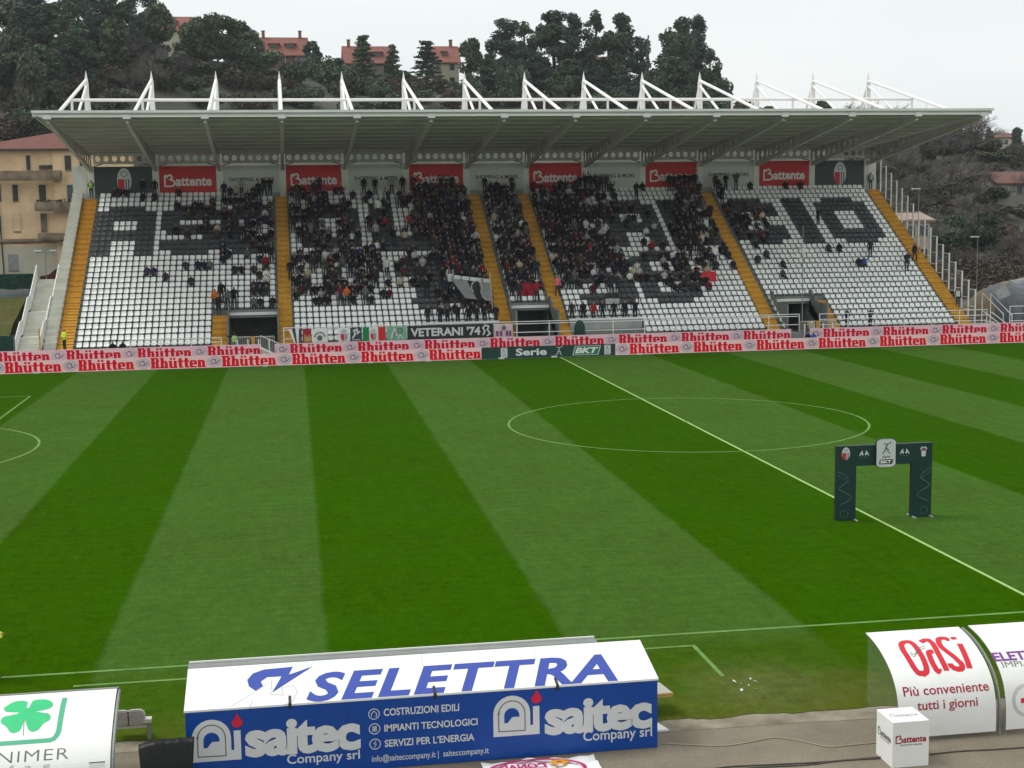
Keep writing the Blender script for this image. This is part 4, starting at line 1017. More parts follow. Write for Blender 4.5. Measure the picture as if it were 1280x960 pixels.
def arc_profile(pts, n=26):
    P = [Vector((0,a,b)) for a,b in pts]; out = []
    for i in range(len(P)-1):
        p0 = P[max(i-1,0)]; p1 = P[i]; p2 = P[i+1]; p3 = P[min(i+2,len(P)-1)]
        for k in range(5):
            t_ = k/5; out.append(.5*((2*p1)+(p2-p0)*t_+(2*p0-5*p1+4*p2-p3)*t_*t_+(3*p1-p0-3*p2+p3)*t_**3))
    out.append(P[-1]); s_ = [0]
    for a, b in zip(out[:-1], out[1:]): s_.append(s_[-1]+(b-a).length)
    return out, s_
class Curved:
    """curved dugout shell: u along X, s down the arc from the pitch-side lip to the ground"""
    def __init__(s, pts, x0, x1): s.P, s.S = arc_profile(pts); s.x0, s.x1 = x0, x1; s.L = s.S[-1]
    def pt(s, x, q, off=0):
        q = min(max(q, 0), s.L); k = max(0, min(len(s.S)-2, int(np.searchsorted(s.S, q))-1)); t_ = (q-s.S[k])/(s.S[k+1]-s.S[k]); p = s.P[k].lerp(s.P[k+1], t_); d = (s.P[k+1]-s.P[k]).normalized()
        n = Vector((0, d.z, -d.y)); n = n if n.y < 0 or n.z > 0 else -n
        if n.z < 0 and n.y > 0: n = -n
        p = p+n*off; return Vector((x, p.y, p.z))
    def find(s, px, py):
        best = None
        for i in range(161):
            q = s.L*i/160; Pm = s.pt(0, q); 
            # exact X on the line Y=Pm.y, Z=Pm.z closest to the ray's column
            lo, hi = s.x0-4, s.x1+4
            for _ in range(30):
                m_ = (lo+hi)/2
                if pix((m_, Pm.y, Pm.z))[0] < px: lo = m_
                else: hi = m_
            e = abs(pix((lo, Pm.y, Pm.z))[1]-py)
            if best is None or e < best[0]: best = (e, lo, q)
        return best[1], best[2]
    def shell(s, mb, m, me_, th=.03):
        n = len(s.P); d = [s.pt(0, q).to_tuple() for q in s.S]; d2 = [s.pt(0, q, -th).to_tuple() for q in s.S]
        v = [(s.x0,a[1],a[2]) for a in d]+[(s.x1,a[1],a[2]) for a in d]; mb.add(v, [(i,i+1,n+i+1,n+i) for i in range(n-1)], m)
        v = [(s.x0,a[1],a[2]) for a in d2]+[(s.x1,a[1],a[2]) for a in d2]; mb.add(v, [(i,i+1,n+i+1,n+i) for i in range(n-1)], m)
        for x in(s.x0, s.x1): mb.add([(x,a[1],a[2]) for a in d]+[(x,a[1],a[2]) for a in d2], [(i,i+1,n+i+1,n+i) for i in range(n-1)], me_)
        for i in(0, n-1): mb.add([(s.x0,d[i][1],d[i][2]),(s.x1,d[i][1],d[i][2]),(s.x1,d2[i][1],d2[i][2]),(s.x0,d2[i][1],d2[i][2])], [(0,1,2,3)], me_)
    def wrap(s, mb, vf, off, m):
        """flat lettering in (x, -s) wrapped on to the shell, cut into bands so that it bends"""
        b = bmesh.new(); vs_ = [b.verts.new((x, y, 0)) for x, y in vf[0]]
        for f in vf[1]:
            try: b.faces.new([vs_[i] for i in f])
            except ValueError: pass
        for q in s.S[1:-1]:
            bmesh.ops.bisect_plane(b, geom=b.verts[:]+b.edges[:]+b.faces[:], plane_co=(0,-q,0), plane_no=(0,1,0))
        b.verts.index_update(); mb.add([s.pt(v.co.x, -v.co.y, off) for v in b.verts], [tuple(v.index for v in f.verts) for f in b.faces], m); b.free()
    def word(s, mb, txt, bl, br, tl, m, bold=0., shear=0., off=.004, space=1.0):
        u0, q0 = s.find(*bl); u1, q1 = s.find(*br); _, qt = s.find(*tl); q = (q0+q1)/2
        s.wrap(mb, fitb(text2d(txt, bold, shear, space), u0, -q, u1-u0, q0-qt), off, m)
PROF = [(-41.44,1.82),(-41.9,1.745),(-42.33,1.60),(-42.72,1.38),(-43.0,1.08),(-43.13,.74),(-43.17,.38),(-43.17,.10)]
dr = thing('dugout', 'curved white dugout with red lettered left shell and purple lettered right shell', 'dugout', (-5.5,-42.3,0))
def dugout_shell(cv, parent):
    p = MB(); cv.shell(p, M['white'], M['grey_metal']); return p.build('shell', None, parent)
def dugout_frame(cv, parent, xs):
    for x in xs:
        p = MB(); p.tube([cv.pt(x, q, -.05) for q in cv.S[::2]]+[Vector((x, cv.P[-1].y+.03, 0))], .035, M['grey_metal'], 6); p.build('frame', None, parent)
c1 = Curved(PROF, -8.17, -6.03); s1 = dugout_shell(c1, dr)
c2 = Curved([(a-.02, b+.02) for a, b in PROF], -5.82, -2.6); s2 = dugout_shell(c2, dr); dugout_frame(c1, dr, (-8.10, -5.93)); dugout_frame(c2, dr, (-2.7,))
p = MB(); p.add([(-8.14,-41.5,1.78),(-8.14,-41.5,.3)]+[(-8.14,a,b-.03) for a, b in PROF[1:]], [(0,1,8,7,6,5,4,3,2)], gl); p.build('side_pane', None, dr)
p = MB(); p.box(-8.0, -6.2, -42.95, -42.6, .42, .48, M['grey_plastic']); p.box(-8.0, -6.2, -43.0, -42.96, .48, .95, M['ink_crimson']); p.build('bench', None, dr)
l = MB()
def opath(pts): return [c1.find(px, py) for px, py in pts]
def Z4(a, b): return (1040+a/5.054, 770+b/5.054)
def wstroke(cv, mb, pts, w, m, closed=False, off=.004):
    q = [cv.find(*Z4(*p_)) for p_ in pts]; cv.wrap(mb, stroke2d([(x, -s_) for x, s_ in q], w, closed), off, m)
wstroke(c1, l, smooth2([(440,175),(480,162),(520,185),(570,260),(597,330),(588,360),(555,362),(525,335),(480,265),(446,210)], 3, True), .125, M['ink_red'], True)
wstroke(c1, l, smooth2([(560,165),(600,152),(635,175),(680,255),(725,345)], 3), .125, M['ink_red'])
wstroke(c1, l, smooth2([(640,225),(612,230),(625,275),(660,340),(690,352)], 3), .125, M['ink_red'])
wstroke(c1, l, smooth2([(742,152),(700,140),(672,150),(690,195),(760,250),(815,300),(820,330),(795,338),(760,322),(745,300)], 3), .125, M['ink_red'])
wstroke(c1, l, [(805,175),(870,330)], .125, M['ink_red']); wstroke(c1, l, [(760,132),(775,148)], .125, M['ink_red'])
l.build('emblem', None, s1, recalc=False)
l = MB()
for dy in(0, 14): wstroke(c1, l, smooth2([(495,225+dy),(520,245+dy),(545,205+dy),(590,190+dy)], 3), .012, M['ink_grey'], off=.009)
for dy in(0, 16): wstroke(c1, l, [(393,192+dy),(432,196+dy)], .010, M['ink_lgrey'], off=.009)
l.build('swoosh', None, s1, recalc=False)
l = MB(); c1.word(l, 'Più conveniente', Z4(455,518), Z4(992,462), Z4(455,458), M['ink_crimson'], .012); c1.word(l, 'tutti i giorni', Z4(540,600), Z4(922,562), Z4(540,542), M['ink_crimson'], .012); l.build('lettering', None, s1, recalc=False)
l = MB(); xe, qe = c2.find(*Z4(1028,288)); _, qt = c2.find(*Z4(1028,230)); c2.wrap(l, fit(text2d('ELETTRA', .035), xe, -qe, 1.42, qe-qt), .004, M['ink_purple'])
xe, qe = c2.find(*Z4(1082,328)); _, qt = c2.find(*Z4(1082,290)); c2.wrap(l, fit(text2d('IMPIANTI', 0), xe, -qe, 1.05, qe-qt), .004, M['ink_grey']); l.build('lettering', None, s2, recalc=False)
l = MB(); xe, qe = c2.find(1284.5, 875); c2.wrap(l, stroke2d(ell(xe, -qe, .31, .31, 32), .07, True), .004, mat('ring_grey', (.55,.54,.52), .5)); 
c2.wrap(l, ([(xe-.15,-qe-.05),(xe+.15,-qe-.05),(xe+.15,-qe+.05),(xe-.15,-qe+.05),(xe-.05,-qe+.05),(xe+.05,-qe+.05),(xe+.05,-qe+.15),(xe-.05,-qe+.15),(xe-.05,-qe-.15),(xe+.05,-qe-.15),(xe+.05,-qe-.05),(xe-.05,-qe-.05)], [(0,1,2,3),(4,5,6,7),(8,9,10,11)]), .004, M['ink_red']); l.build('emblem', None, s2, recalc=False)
# left dugout
PRL = [(-41.11,1.57),(-41.45,1.46),(-41.82,1.29),(-42.2,1.08),(-42.52,.84),(-42.72,.55),(-42.8,.10)]
dl = thing('dugout', 'curved white dugout with green clover emblem at the lower left', 'dugout', (-26,-42,0))
c3 = Curved(PRL, -28.6, -23.88); s3 = dugout_shell(c3, dl); dugout_frame(c3, dl, (-23.84, -26.2, -28.5))
p = MB(); p.box(-28.5,-23.85,-41.1,-41.03,1.52,1.58,M['grey_metal']); p.build('lip', None, dl)
p = MB(); p.box(-28.4, -24.0, -42.4, -42.05, .40, .45, M['grey_plastic']); p.build('bench', None, dl)
def Z8(a, b): return (a/8, 850+b/8)
def q3(pts): return [(lambda r_: (r_[0], -r_[1]))(c3.find(*Z8(*p_))) for p_ in pts]
l = MB()
cl = smooth2([(265,275),(278,225),(240,208),(150,215),(60,265),(38,290),(60,318),(130,322),(188,328),(150,345),(60,360),(8,400),(20,440),(70,475),(95,520),(140,532),(195,512),(228,450),(246,395),(262,440),(285,500),(330,518),(385,500),(430,440),(490,405),(508,370),(480,335),(400,325),(350,318),(420,306),(500,285),(533,245),(500,205),(420,192),(340,205),(310,240),(292,275)], 2, True)
c3.wrap(l, poly2d(q3(cl)), .004, M['clover']); c3.wrap(l, stroke2d(q3([(243,400),(232,555)]), .012), .006, M['ink_grey'])
c3.wrap(l, stroke2d(q3(smooth2([(650,180),(622,300),(600,430),(575,540),(500,600),(300,618),(0,640),(-200,655)], 3)), .10), .004, M['teal']); l.build('emblem', None, s3, recalc=False)
l = MB(); c3.word(l, 'UNIMER', Z8(-210,850), Z8(682,795), Z8(-210,735), M['ink_grey'], -.012, space=1.1); c3.word(l, 'f  a  g', Z8(90,895), Z8(500,880), Z8(90,850), M['ink_lgrey'], 0)
for k in range(4): a = q3([(890,826+16*k),(1050,818+16*k)]); c3.wrap(l, stroke2d(a, .022 if k == 0 else .008), .004, M['ink_grey'] if k == 0 else M['ink_lgrey'])
l.build('lettering', None, s3, recalc=False)

# ---- loose things by the dugouts
bs = thing('bench', 'pair of grey plastic seats on a rail beside the clover dugout', 'seats', (-23.8,-39.9,.01))
for xc in(-24.12+.14, -23.68):
    p = MB(); pr_ = rrect(-.20,.36,.20,.69,.13,5); p.prism([(a,b) for a,b in pr_], -39.93, -39.89, M['seat_edge'], 'y'); p.prism(rrect(-.165,.39,.165,.66,.11,5), -39.945, -39.932, M['grey_plastic'], 'y'); p.box(-.19,.19,-39.89,-39.55,.34,.38,M['grey_plastic'])
    p.v = [(a+xc,b,c) for a,b,c in p.v]; p.build('seat', None, bs)
p = MB(); p.box(-24.4,-23.40,-39.9,-39.84,.28,.34,M['seat_edge']); p.box(-23.46,-23.38,-39.96,-39.82,.02,.46,M['grey_metal']); p.box(-23.5,-23.36,-39.98,-39.80,.40,.48,M['seat_edge']); p.build('rail', None, bs)
bc = MB(); YC = -43.15
tl_, tm_, tr_ = at(173,930.5,Y=YC), at(192,925,Y=YC), at(243,920.5,Y=YC); rows = []; NX = 26
for j, (t_, dy, zz) in enumerate(((0,.30,0.0),(0,.24,.45),(0,.10,.92),(0,0,1.0),(0,-.10,.93),(0,-.22,.5),(0,-.26,0.0))):
    row = []
    for k in range(NX+1):
        u = k/NX; top = tl_.lerp(tm_, u/.27) if u < .27 else tm_.lerp(tr_, (u-.27)/.73)
        x = top.x+(1-zz)*(.10 if u < .5 else -.12)*abs(2*u-1); fold = .035*mnoise.noise(Vector((k*.45, zz*1.3, 5)))+.012*mnoise.noise(Vector((k*1.1, zz*3, 2)))
        row.append((x, YC+dy+fold, max(0, top.z*zz+.014*mnoise.noise(Vector((k*.5, 1, 7)))*(zz > .8))))
    rows.append(row)
v = [p_ for r_ in rows for p_ in r_]; w_ = NX+1; f = [(j*w_+k, j*w_+k+1, (j+1)*w_+k+1, (j+1)*w_+k) for j in range(6) for k in range(NX)]
f += [tuple(j*w_ for j in range(7)), tuple(j*w_+NX for j in range(6,-1,-1))]
bc.add(v, f, M['black_cover']); o = bc.build('covered_sign', None, None, smooth=True); tag(o, 'stand wrapped in a wrinkled black plastic cover beside the blue dugout panel', 'covered stand')
cb = thing('advertising_cube', 'white cube with red lettering standing in front of the curved dugout', 'cube', (-8.47,-43.98,0))
ca = rad(-2); S2 = .76
p = MB(); p.box(-8.85,-8.09,-44.36,-43.60,.0,.93,M['white']); pb = p.build('body', None, cb)
bm_ = pb.modifiers.new('bevel','BEVEL'); bm_.width = .006; bm_.segments = 2
l = MB(); l.flat(*shift(battente(.64), .06, .50), (-8.85,-44.362,0), UX, UZ, .002, M['ink_crimson']); l.flat(*fit(text2d('SHOPPING & MORE', .01), .16, .44, .46, .032), (-8.85,-44.362,0), UX, UZ, .002, M['ink_grey'])
l.flat(*shift(battente(.60), .08, .48), (-8.852,-43.60,0), (0,-1,0), UZ, .002, M['ink_grey']); l.flat(*fit(text2d('SHOPPING & MORE', .01), .18, .43, .44, .03), (-8.852,-43.60,0), (0,-1,0), UZ, .002, M['ink_grey'])
l.flat(*shift(battente(.58), .10, .30), (-8.85,-44.36,.932), UX, (0,1,0), .002, M['ink_lgrey']); l.flat(*fit(text2d('SHOPPING & MORE', .01), .2, .24, .40, .03), (-8.85,-44.36,.932), UX, (0,1,0), .002, M['ink_lgrey'])
l.build('lettering', None, cb, recalc=False)
# folded sponsor banner lying on the track
cn = thing('ground_banner', 'white and magenta banner lying crumpled on the track below the blue panel', 'banner', (-15.6,-43.1,.01))
p = MB(); v = []; f = []; nx, ny = 22, 12
for i in range(nx+1):
    for j in range(ny+1):
        x = -16.75+2.3*i/nx; y = -43.75+1.13*j/ny+.03*math.sin(i*.9); v.append((x, y, .035+.02*math.sin(i*1.3+j*.7)+.018*math.sin(j*1.6-i*.5)))
for i in range(nx):
    for j in range(ny): f.append((i*(ny+1)+j,(i+1)*(ny+1)+j,(i+1)*(ny+1)+j+1,i*(ny+1)+j+1))
p.add(v, f, M['ink_white']); p.build('cloth', None, cn, smooth=True)
l = MB(); O = (-16.75,-43.75,.076); UY = (0,1,0)
l.flat(*stroke2d(ell(1.0,.50,.98,.52,40), .07, True), O, UX, UY, .002, M['magenta']); l.flat(*fit(flip(text2d('CONAD', .035)), .30, .58, .95, .26), O, UX, UY, .004, M['magenta'])
for k in range(6): l.flat(*poly2d(ell(1.52+.13*math.cos(k*1.047), .80+.09*math.sin(k*1.047), .075, .05, 10)), O, UX, UY, .003+.0015*k, M['sunflower'])
l.build('lettering', None, cn, recalc=False)
tr = thing('bench_end', 'grey and yellow edged bench end sticking out behind the blue dugout', 'bench', (-12.7,-40.2,0))
p = MB(); p.add([(-13.3,-40.68,.50),(-12.25,-40.62,.50),(-12.35,-39.95,.50),(-13.3,-39.95,.50)], [(0,1,2,3)], M['grey_plastic']); p.prism([(-13.3,-40.70),(-12.24,-40.64),(-12.24,-40.68),(-13.3,-40.74)], .42, .505, M['wood'], 'z'); p.build('seat', None, tr)
p = MB(); p.box(-12.98,-12.86,-40.75,-40.71,.3,1.0,M['ink_lgrey']); p.box(-12.9,-12.75,-40.78,-40.74,.55,.95,M['white']); p.build('bracket', None, tr)
p = MB(); p.box(-13.2,-12.9,-40.6,-40.56,0,.42,M['grey_metal']); p.build('leg', None, tr)
p = MB(); p.prism([(-13.1,-41.62),(-12.60,-41.60),(-12.74,-41.15),(-13.1,-41.15)], .01, .05, M['white'], 'z'); o = p.build('base_plate'); tag(o, 'small white base plate on the track at the right end of the blue panel', 'plate')
for nm, lab, pts, r_, m_ in(('cable','thin pale cable winding over the track between the dugouts',((826,929),(865,931),(905,932),(940,927),(968,922),(1000,926),(1035,933),(1065,931),(1100,928),(1140,926)),.012,'cable_l'),
    ('cable','dark cable running along the track towards the white cube',((860,967),(905,959),(960,956),(1020,953),(1070,949),(1105,946),(1160,942)),.016,'cable'),
    ('cable','second dark cable close beside the first in front of the white cube',((905,962),(960,958.5),(1010,956),(1050,951),(1100,948)),.014,'cable'),
    ('cable','dark cable below the curved dugout running out to the right',((1162,943),(1200,939),(1240,937),(1285,934)),.016,'cable')):
    P = [at(a, b, Z=.02) for a, b in pts]; P = [Vector(q) for q in smooth2([(q.x,q.y) for q in P], 5)]; t = MB(); t.tube([(q.x,q.y,.02) for q in P], r_, M[m_], 6); o = t.build(nm); tag(o, lab, 'cable')
for k, (px, py) in enumerate(((918,852),(926,855),(938,849),(944,852),(936,857),(927,863),(944,861.5),(955,872))):
    P = at(px, py, Z=.03); t = MB(); a = random.random()*3; s_ = random.uniform(.03,.065); t.add([(-s_,-s_*.6,.0),(s_,-s_*.4,.01),(s_*.8,s_*.6,.035),(-s_*.7,s_*.5,.02)], [(0,1,2,3)], M['ink_pale']); o = t.build('paper_scrap'); o.location = P; o.rotation_euler.z = a
    tag(o, 'torn white scrap lying on the worn turf by the track', 'scrap', 'white scraps on the turf')

# ================================================================== PEOPLE
def skin_body(J, E_):
    """one continuous body: a joint skeleton grown by the Skin modifier and smoothed once"""
    me = bpy.data.meshes.new('body'); names = list(J); idx = {n: i for i, n in enumerate(names)}
    me.from_pydata([J[n][:3] for n in names], [(idx[a], idx[b]) for a, b in E_], [])
    o = bpy.data.objects.new('body', me); COL.objects.link(o)
    m = o.modifiers.new('skin', 'SKIN')
    for i, n in enumerate(names):
        sv = me.skin_vertices[0].data[i]; r_ = J[n][3]; sv.radius = r_ if isinstance(r_, tuple) else (r_, r_); sv.use_root = (n == 'pelvis')
    m.use_smooth_shade = True; su = o.modifiers.new('sub', 'SUBSURF'); su.levels = 1; su.render_levels = 1
    dg = bpy.context.evaluated_depsgraph_get(); e = o.evaluated_get(dg); m2 = bpy.data.meshes.new_from_object(e)
    bpy.data.objects.remove(o); return m2
EDG = [('pelvis','spine'),('spine','chest'),('chest','neck'),('neck','head'),('head','crown')]
for s_ in 'lr': EDG += [('pelvis','hip'+s_),('hip'+s_,'knee'+s_),('knee'+s_,'ank'+s_),('ank'+s_,'toe'+s_),('chest','sho'+s_),('sho'+s_,'elb'+s_),('elb'+s_,'wri'+s_),('wri'+s_,'hand'+s_)]
def pose(kind):
    J = {}
    sit = kind.startswith('sit')
    if sit:
        lean = {'sit':.0,'sit_lean':-.10,'sit_up':.02,'sit_side':.0}[kind]
        J['pelvis'] = (0,-.06,-.06,(.155,.12)); J['spine'] = (0,-.05+lean*.3,.13,(.15,.115)); J['chest'] = (0,-.04+lean*.8,.33,(.165,.115)); J['neck'] = (0,-.05+lean,.47,.055); J['head'] = (0,-.08+lean*1.1,.57,(.085,.10)); J['crown'] = (0,-.06+lean*1.1,.67,(.075,.085))
        for s_, q in(('l',-1),('r',1)):
            sp = .10 if kind != 'sit_side' else .13
            J['hip'+s_] = (.09*q,-.10,-.08,.085); J['knee'+s_] = (sp*q,-.46,-.05,.068); J['ank'+s_] = (sp*q*.95,-.44,-.30,.048); J['toe'+s_] = (sp*q*1.05,-.57,-.33,.04)
            J['sho'+s_] = (.185*q,-.04+lean*.8,.36,.07)
            if kind == 'sit_up' : J['elb'+s_] = (.24*q,-.18,.22,.05); J['wri'+s_] = (.13*q,-.30,.36,.038); J['hand'+s_] = (.09*q,-.32,.43,.04)
            elif kind == 'sit_side' and q == 1: J['elb'+s_] = (.30*q,-.12,.42,.05); J['wri'+s_] = (.30*q,-.18,.62,.038); J['hand'+s_] = (.29*q,-.19,.70,.04)
            else: J['elb'+s_] = (.24*q,-.10+lean*.5,.12,.052); J['wri'+s_] = (.12*q,-.32,.05,.04); J['hand'+s_] = (.07*q,-.38,.05,.042)
    else:
        J['pelvis'] = (0,0,.93,(.155,.115)); J['spine'] = (0,0,1.12,(.15,.11)); J['chest'] = (0,-.01,1.33,(.17,.115)); J['neck'] = (0,-.01,1.47,.055); J['head'] = (0,-.03,1.57,(.085,.10)); J['crown'] = (0,-.015,1.67,(.075,.085))
        for s_, q in(('l',-1),('r',1)):
            st = (.16*q if kind == 'walk' else 0)
            J['hip'+s_] = (.09*q,0,.88,.09); J['knee'+s_] = (.10*q,-.03-st*.7,.50,.066); J['ank'+s_] = (.10*q,.02-st,.09,.05); J['toe'+s_] = (.11*q,-.14-st,.04,.043)
            J['sho'+s_] = (.185*q,-.01,1.37,.072)
            if kind == 'stand_wide': J['elb'+s_] = (.42*q,-.06,1.32,.05); J['wri'+s_] = (.62*q,-.12,1.42,.04); J['hand'+s_] = (.70*q,-.13,1.45,.042)
            elif kind == 'stand_front': J['elb'+s_] = (.24*q,-.06,1.12,.052); J['wri'+s_] = (.10*q,-.22,1.08,.04); J['hand'+s_] = (.05*q,-.25,1.10,.042)
            elif kind == 'stand_up': J['elb'+s_] = (.27*q,-.10,1.52,.05); J['wri'+s_] = (.20*q,-.14,1.75,.04); J['hand'+s_] = (.18*q,-.14,1.84,.042)
            else: J['elb'+s_] = (.24*q,.02,1.10,.052); J['wri'+s_] = (.25*q,-.05-st*.6,.88,.04); J['hand'+s_] = (.245*q,-.08-st*.6,.80,.042)
    me = skin_body(J, EDG)
    hz = J['neck'][2]; hx = J['head']; pz = J['pelvis'][2]
    mi = []; hands = [Vector(J['hand'+s_][:3]) for s_ in 'lr']; wr = [Vector(J['wri'+s_][:3]) for s_ in 'lr']; kn = [Vector(J['knee'+s_][:3]) for s_ in 'lr']; toes = [Vector(J['toe'+s_][:3]) for s_ in 'lr']
    for p in me.polygons:
        c = p.center
        if c.z > hz+.015 and abs(c.x) < .13 and (c-Vector(hx[:3])).length < .26:
            k = 1 if (c.y < hx[1]+.02 and c.z < hx[2]+.085) else 2
        elif min((c-h_).length for h_ in hands) < .062: k = 1
        elif min((c-t_).length for t_ in toes) < .12: k = 4
        elif c.z < pz-.02 and not (min((c-w_).length for w_ in wr) < .12) if not sit else (c.y < -.17 and c.z < .045 and min((c-w_).length for w_ in wr+hands) > .055): k = 3
        else: k = 0
        mi.append(k)
    return me, mi
jm = bpy.data.materials.new('jacket_cloth'); jm.use_nodes = True; t_ = jm.node_tree; b_ = t_.nodes['Principled BSDF']; b_.inputs['Roughness'].default_value = .75; b_.inputs['Specular IOR Level'].default_value = .2
oi = N(t_, 'ShaderNodeObjectInfo'); t_.links.new(oi.outputs['Color'], b_.inputs['Base Color'])
cm = bpy.data.materials.new('crowd_cloth'); cm.use_nodes = True; t_ = cm.node_tree; b_ = t_.nodes['Principled BSDF']; b_.inputs['Roughness'].default_value = .75; b_.inputs['Specular IOR Level'].default_value = .2
at_ = N(t_, 'ShaderNodeAttribute', attribute_name='cloth'); t_.links.new(at_.outputs['Color'], b_.inputs['Base Color'])
POSES = {}
for k in('sit','sit_lean','sit_up','sit_side','stand','stand_front','stand_up','stand_wide','walk'):
    me, mi = pose(k)
    me.materials.clear()
    for m in(jm, M['skin'], M['hair'], M['trousers'], M['shoes']): me.materials.append(m)
    me.polygons.foreach_set('material_index', mi); me.polygons.foreach_set('use_smooth', [True]*len(mi)); me.update(); POSES[k] = (me, mi)
CLOTH = {'black':(.010,.010,.012),'navy':(.012,.016,.035),'charcoal':(.028,.029,.032),'dark brown':(.03,.02,.015),'grey':(.11,.11,.115),'pale grey':(.34,.34,.35),'white':(.62,.62,.60),'red':(.27,.016,.022),'maroon':(.10,.012,.02),
         'blue':(.03,.09,.32),'olive':(.045,.048,.025),'cream':(.46,.38,.26),'orange':(.50,.12,.02),'teal':(.03,.12,.11),'purple':(.035,.02,.06),'pink':(.72,.16,.19),'yellow':(.62,.72,.05),'lime':(.30,.62,.10)}
def person(P, ps, colr, label, rz=0., sc=1.0, group=None, cat='person'):
    o = bpy.data.objects.new('person', POSES[ps][0]); COL.objects.link(o); o.location = P; o.rotation_euler.z = rz; o.scale = (sc, sc, sc); c = CLOTH[colr]
    j = random.uniform(.8, 1.25); o.color = (c[0]*j, c[1]*j, c[2]*j, 1); return tag(o, label, cat, group)
# --- where the crowd sits: how full each part of the stand is, looked up from the photograph
DENS = [ # px0, px1, py0, py1, fill, share of standing
 (150,200,228,246,.30,.4),(275,346,226,250,.60,.5),(215,345,250,300,.28,.1),(285,345,250,300,.45,.2),(312,346,300,385,.50,.2),(270,312,300,340,.14,.1),
 (359,440,224,250,.62,.4),(359,452,250,318,.60,.3),(359,480,318,378,.74,.5),(440,512,228,312,.20,.2),(480,545,330,372,.40,.3),(515,605,218,335,.93,.5),(545,622,335,392,.62,.5),(510,545,300,335,.35,.2),
 (592,662,216,245,.95,.8),(592,700,245,368,.90,.5),(620,700,362,375,.3,.8),
 (655,770,214,236,.90,.8),(660,735,236,312,.92,.5),(735,775,236,330,.62,.3),(685,770,312,362,.84,.4),(735,775,340,366,.5,.2),(770,845,232,318,.13,.1),(760,842,318,350,.50,.2),
 (838,900,216,235,.92,.8),(845,905,236,338,.84,.4),(800,845,318,345,.4,.2),(828,890,338,362,.40,.1),
 (893,930,255,320,.62,.3),(925,960,262,312,.34,.3)]
def dens(px, py):
    f = (0, 0)
    for a, b, c, d, e, g in DENS:
        if a <= px < b and c <= py < d: f = (e, g)
    return f
PAL = ['black']*46+['charcoal']*22+['navy']*18+['dark brown']*6+['grey']*6+['pale grey']*3+['white']*4+['maroon']*3+['red']*1+['olive']*3+['cream']*2
rc_ = random.Random(11); crowd = []; used = set()
for si, (x, i, bi, k, blk) in enumerate(SEATS):
    u, v = pix((x, ry(i), sz(i)+.1)); f, g = dens(u, v)
    if rc_.random() < f*(.86 if f < .9 else .97):
        st = rc_.random() < g*.75; ps = rc_.choice(['stand','stand','stand_front','stand_front','stand_up','walk']) if st else rc_.choice(['sit','sit','sit_lean','sit_up','sit_side'])
        crowd.append([x, i, bi, k, ps, rc_.choice(PAL), None]); used.add((i, bi, k))
def near_seat(px, py):
    best = min(SEATS, key=lambda q: (lambda w: (w[0]-px)**2+(w[1]-py)**2)(pix((q[0], ry(q[1]), sz(q[1]))))); return best
# single figures one can tell apart in the photograph (px, py of the seat, pose, colour)
SOLO = [(186,343,'sit','purple'),(195,343,'sit','purple'),(206,343,'sit_lean','purple'),(231,333,'sit','charcoal'),(247,334,'sit_lean','navy'),(254,335,'sit','navy'),(262,333,'sit','grey'),(237,355,'sit','charcoal'),
 (180,247,'sit','black'),(195,247,'sit','black'),(182,238,'stand','black'),(194,234,'stand','black'),(145,240,'sit_side','dark brown'),(225,240,'sit','dark brown'),(267,377,'stand','orange'),(274,375,'stand','black'),(283,377,'stand_front','grey'),(291,376,'stand','black'),(297,336,'sit','navy'),
 (452,232,'stand','black'),(471,229,'stand','black'),(490,229,'stand','pale grey'),(503,230,'stand','black'),(447,318,'sit_up','blue'),(475,265,'stand','white'),(484,278,'sit','red'),(506,330,'sit','maroon'),(507,340,'sit','maroon'),(437,375,'stand_front','orange'),(460,378,'stand_front','grey'),
 (740,229,'stand','dark brown'),(747,229,'stand','black'),(755,228,'stand','olive'),(800,230,'sit','dark brown'),(879,226,'stand','black'),(892,225,'stand','dark brown'),(903,224,'stand_front','black'),(920,224,'stand_front','olive'),(935,224,'stand','black'),(940,228,'sit','black'),
 (815,305,'sit','red'),(803,305,'sit','black'),(788,330,'sit','teal'),(918,333,'sit','navy'),(948,328,'sit','charcoal'),(978,328,'sit','navy'),(961,318,'sit','charcoal'),(975,342,'sit','olive'),(1035,313,'sit','charcoal'),(1048,313,'sit_lean','black'),(1018,277,'stand_front','black'),(1074,326,'sit','navy'),(1081,326,'sit_side','blue'),(1085,318,'stand','navy'),(1130,335,'stand_front','navy'),
 (980,228,'sit','black'),(1003,227,'sit','dark brown'),(853,358,'sit','charcoal'),(865,360,'sit','charcoal'),(872,360,'sit','charcoal'),(885,358,'sit','maroon'),(876,345,'sit','charcoal'),(884,342,'sit','cream'),
 (650,368,'stand','charcoal'),(664,366,'stand_front','dark brown'),(672,366,'stand_wide','red')]
for px, py, ps, c in SOLO:
    x, i, bi, k, blk = near_seat(px, py+2)
    if (i, bi, k) in used: crowd = [q for q in crowd if (q[1], q[2], q[3]) != (i, bi, k)]
    used.add((i, bi, k)); crowd.append([x, i, bi, k, ps, c, 'solo'])
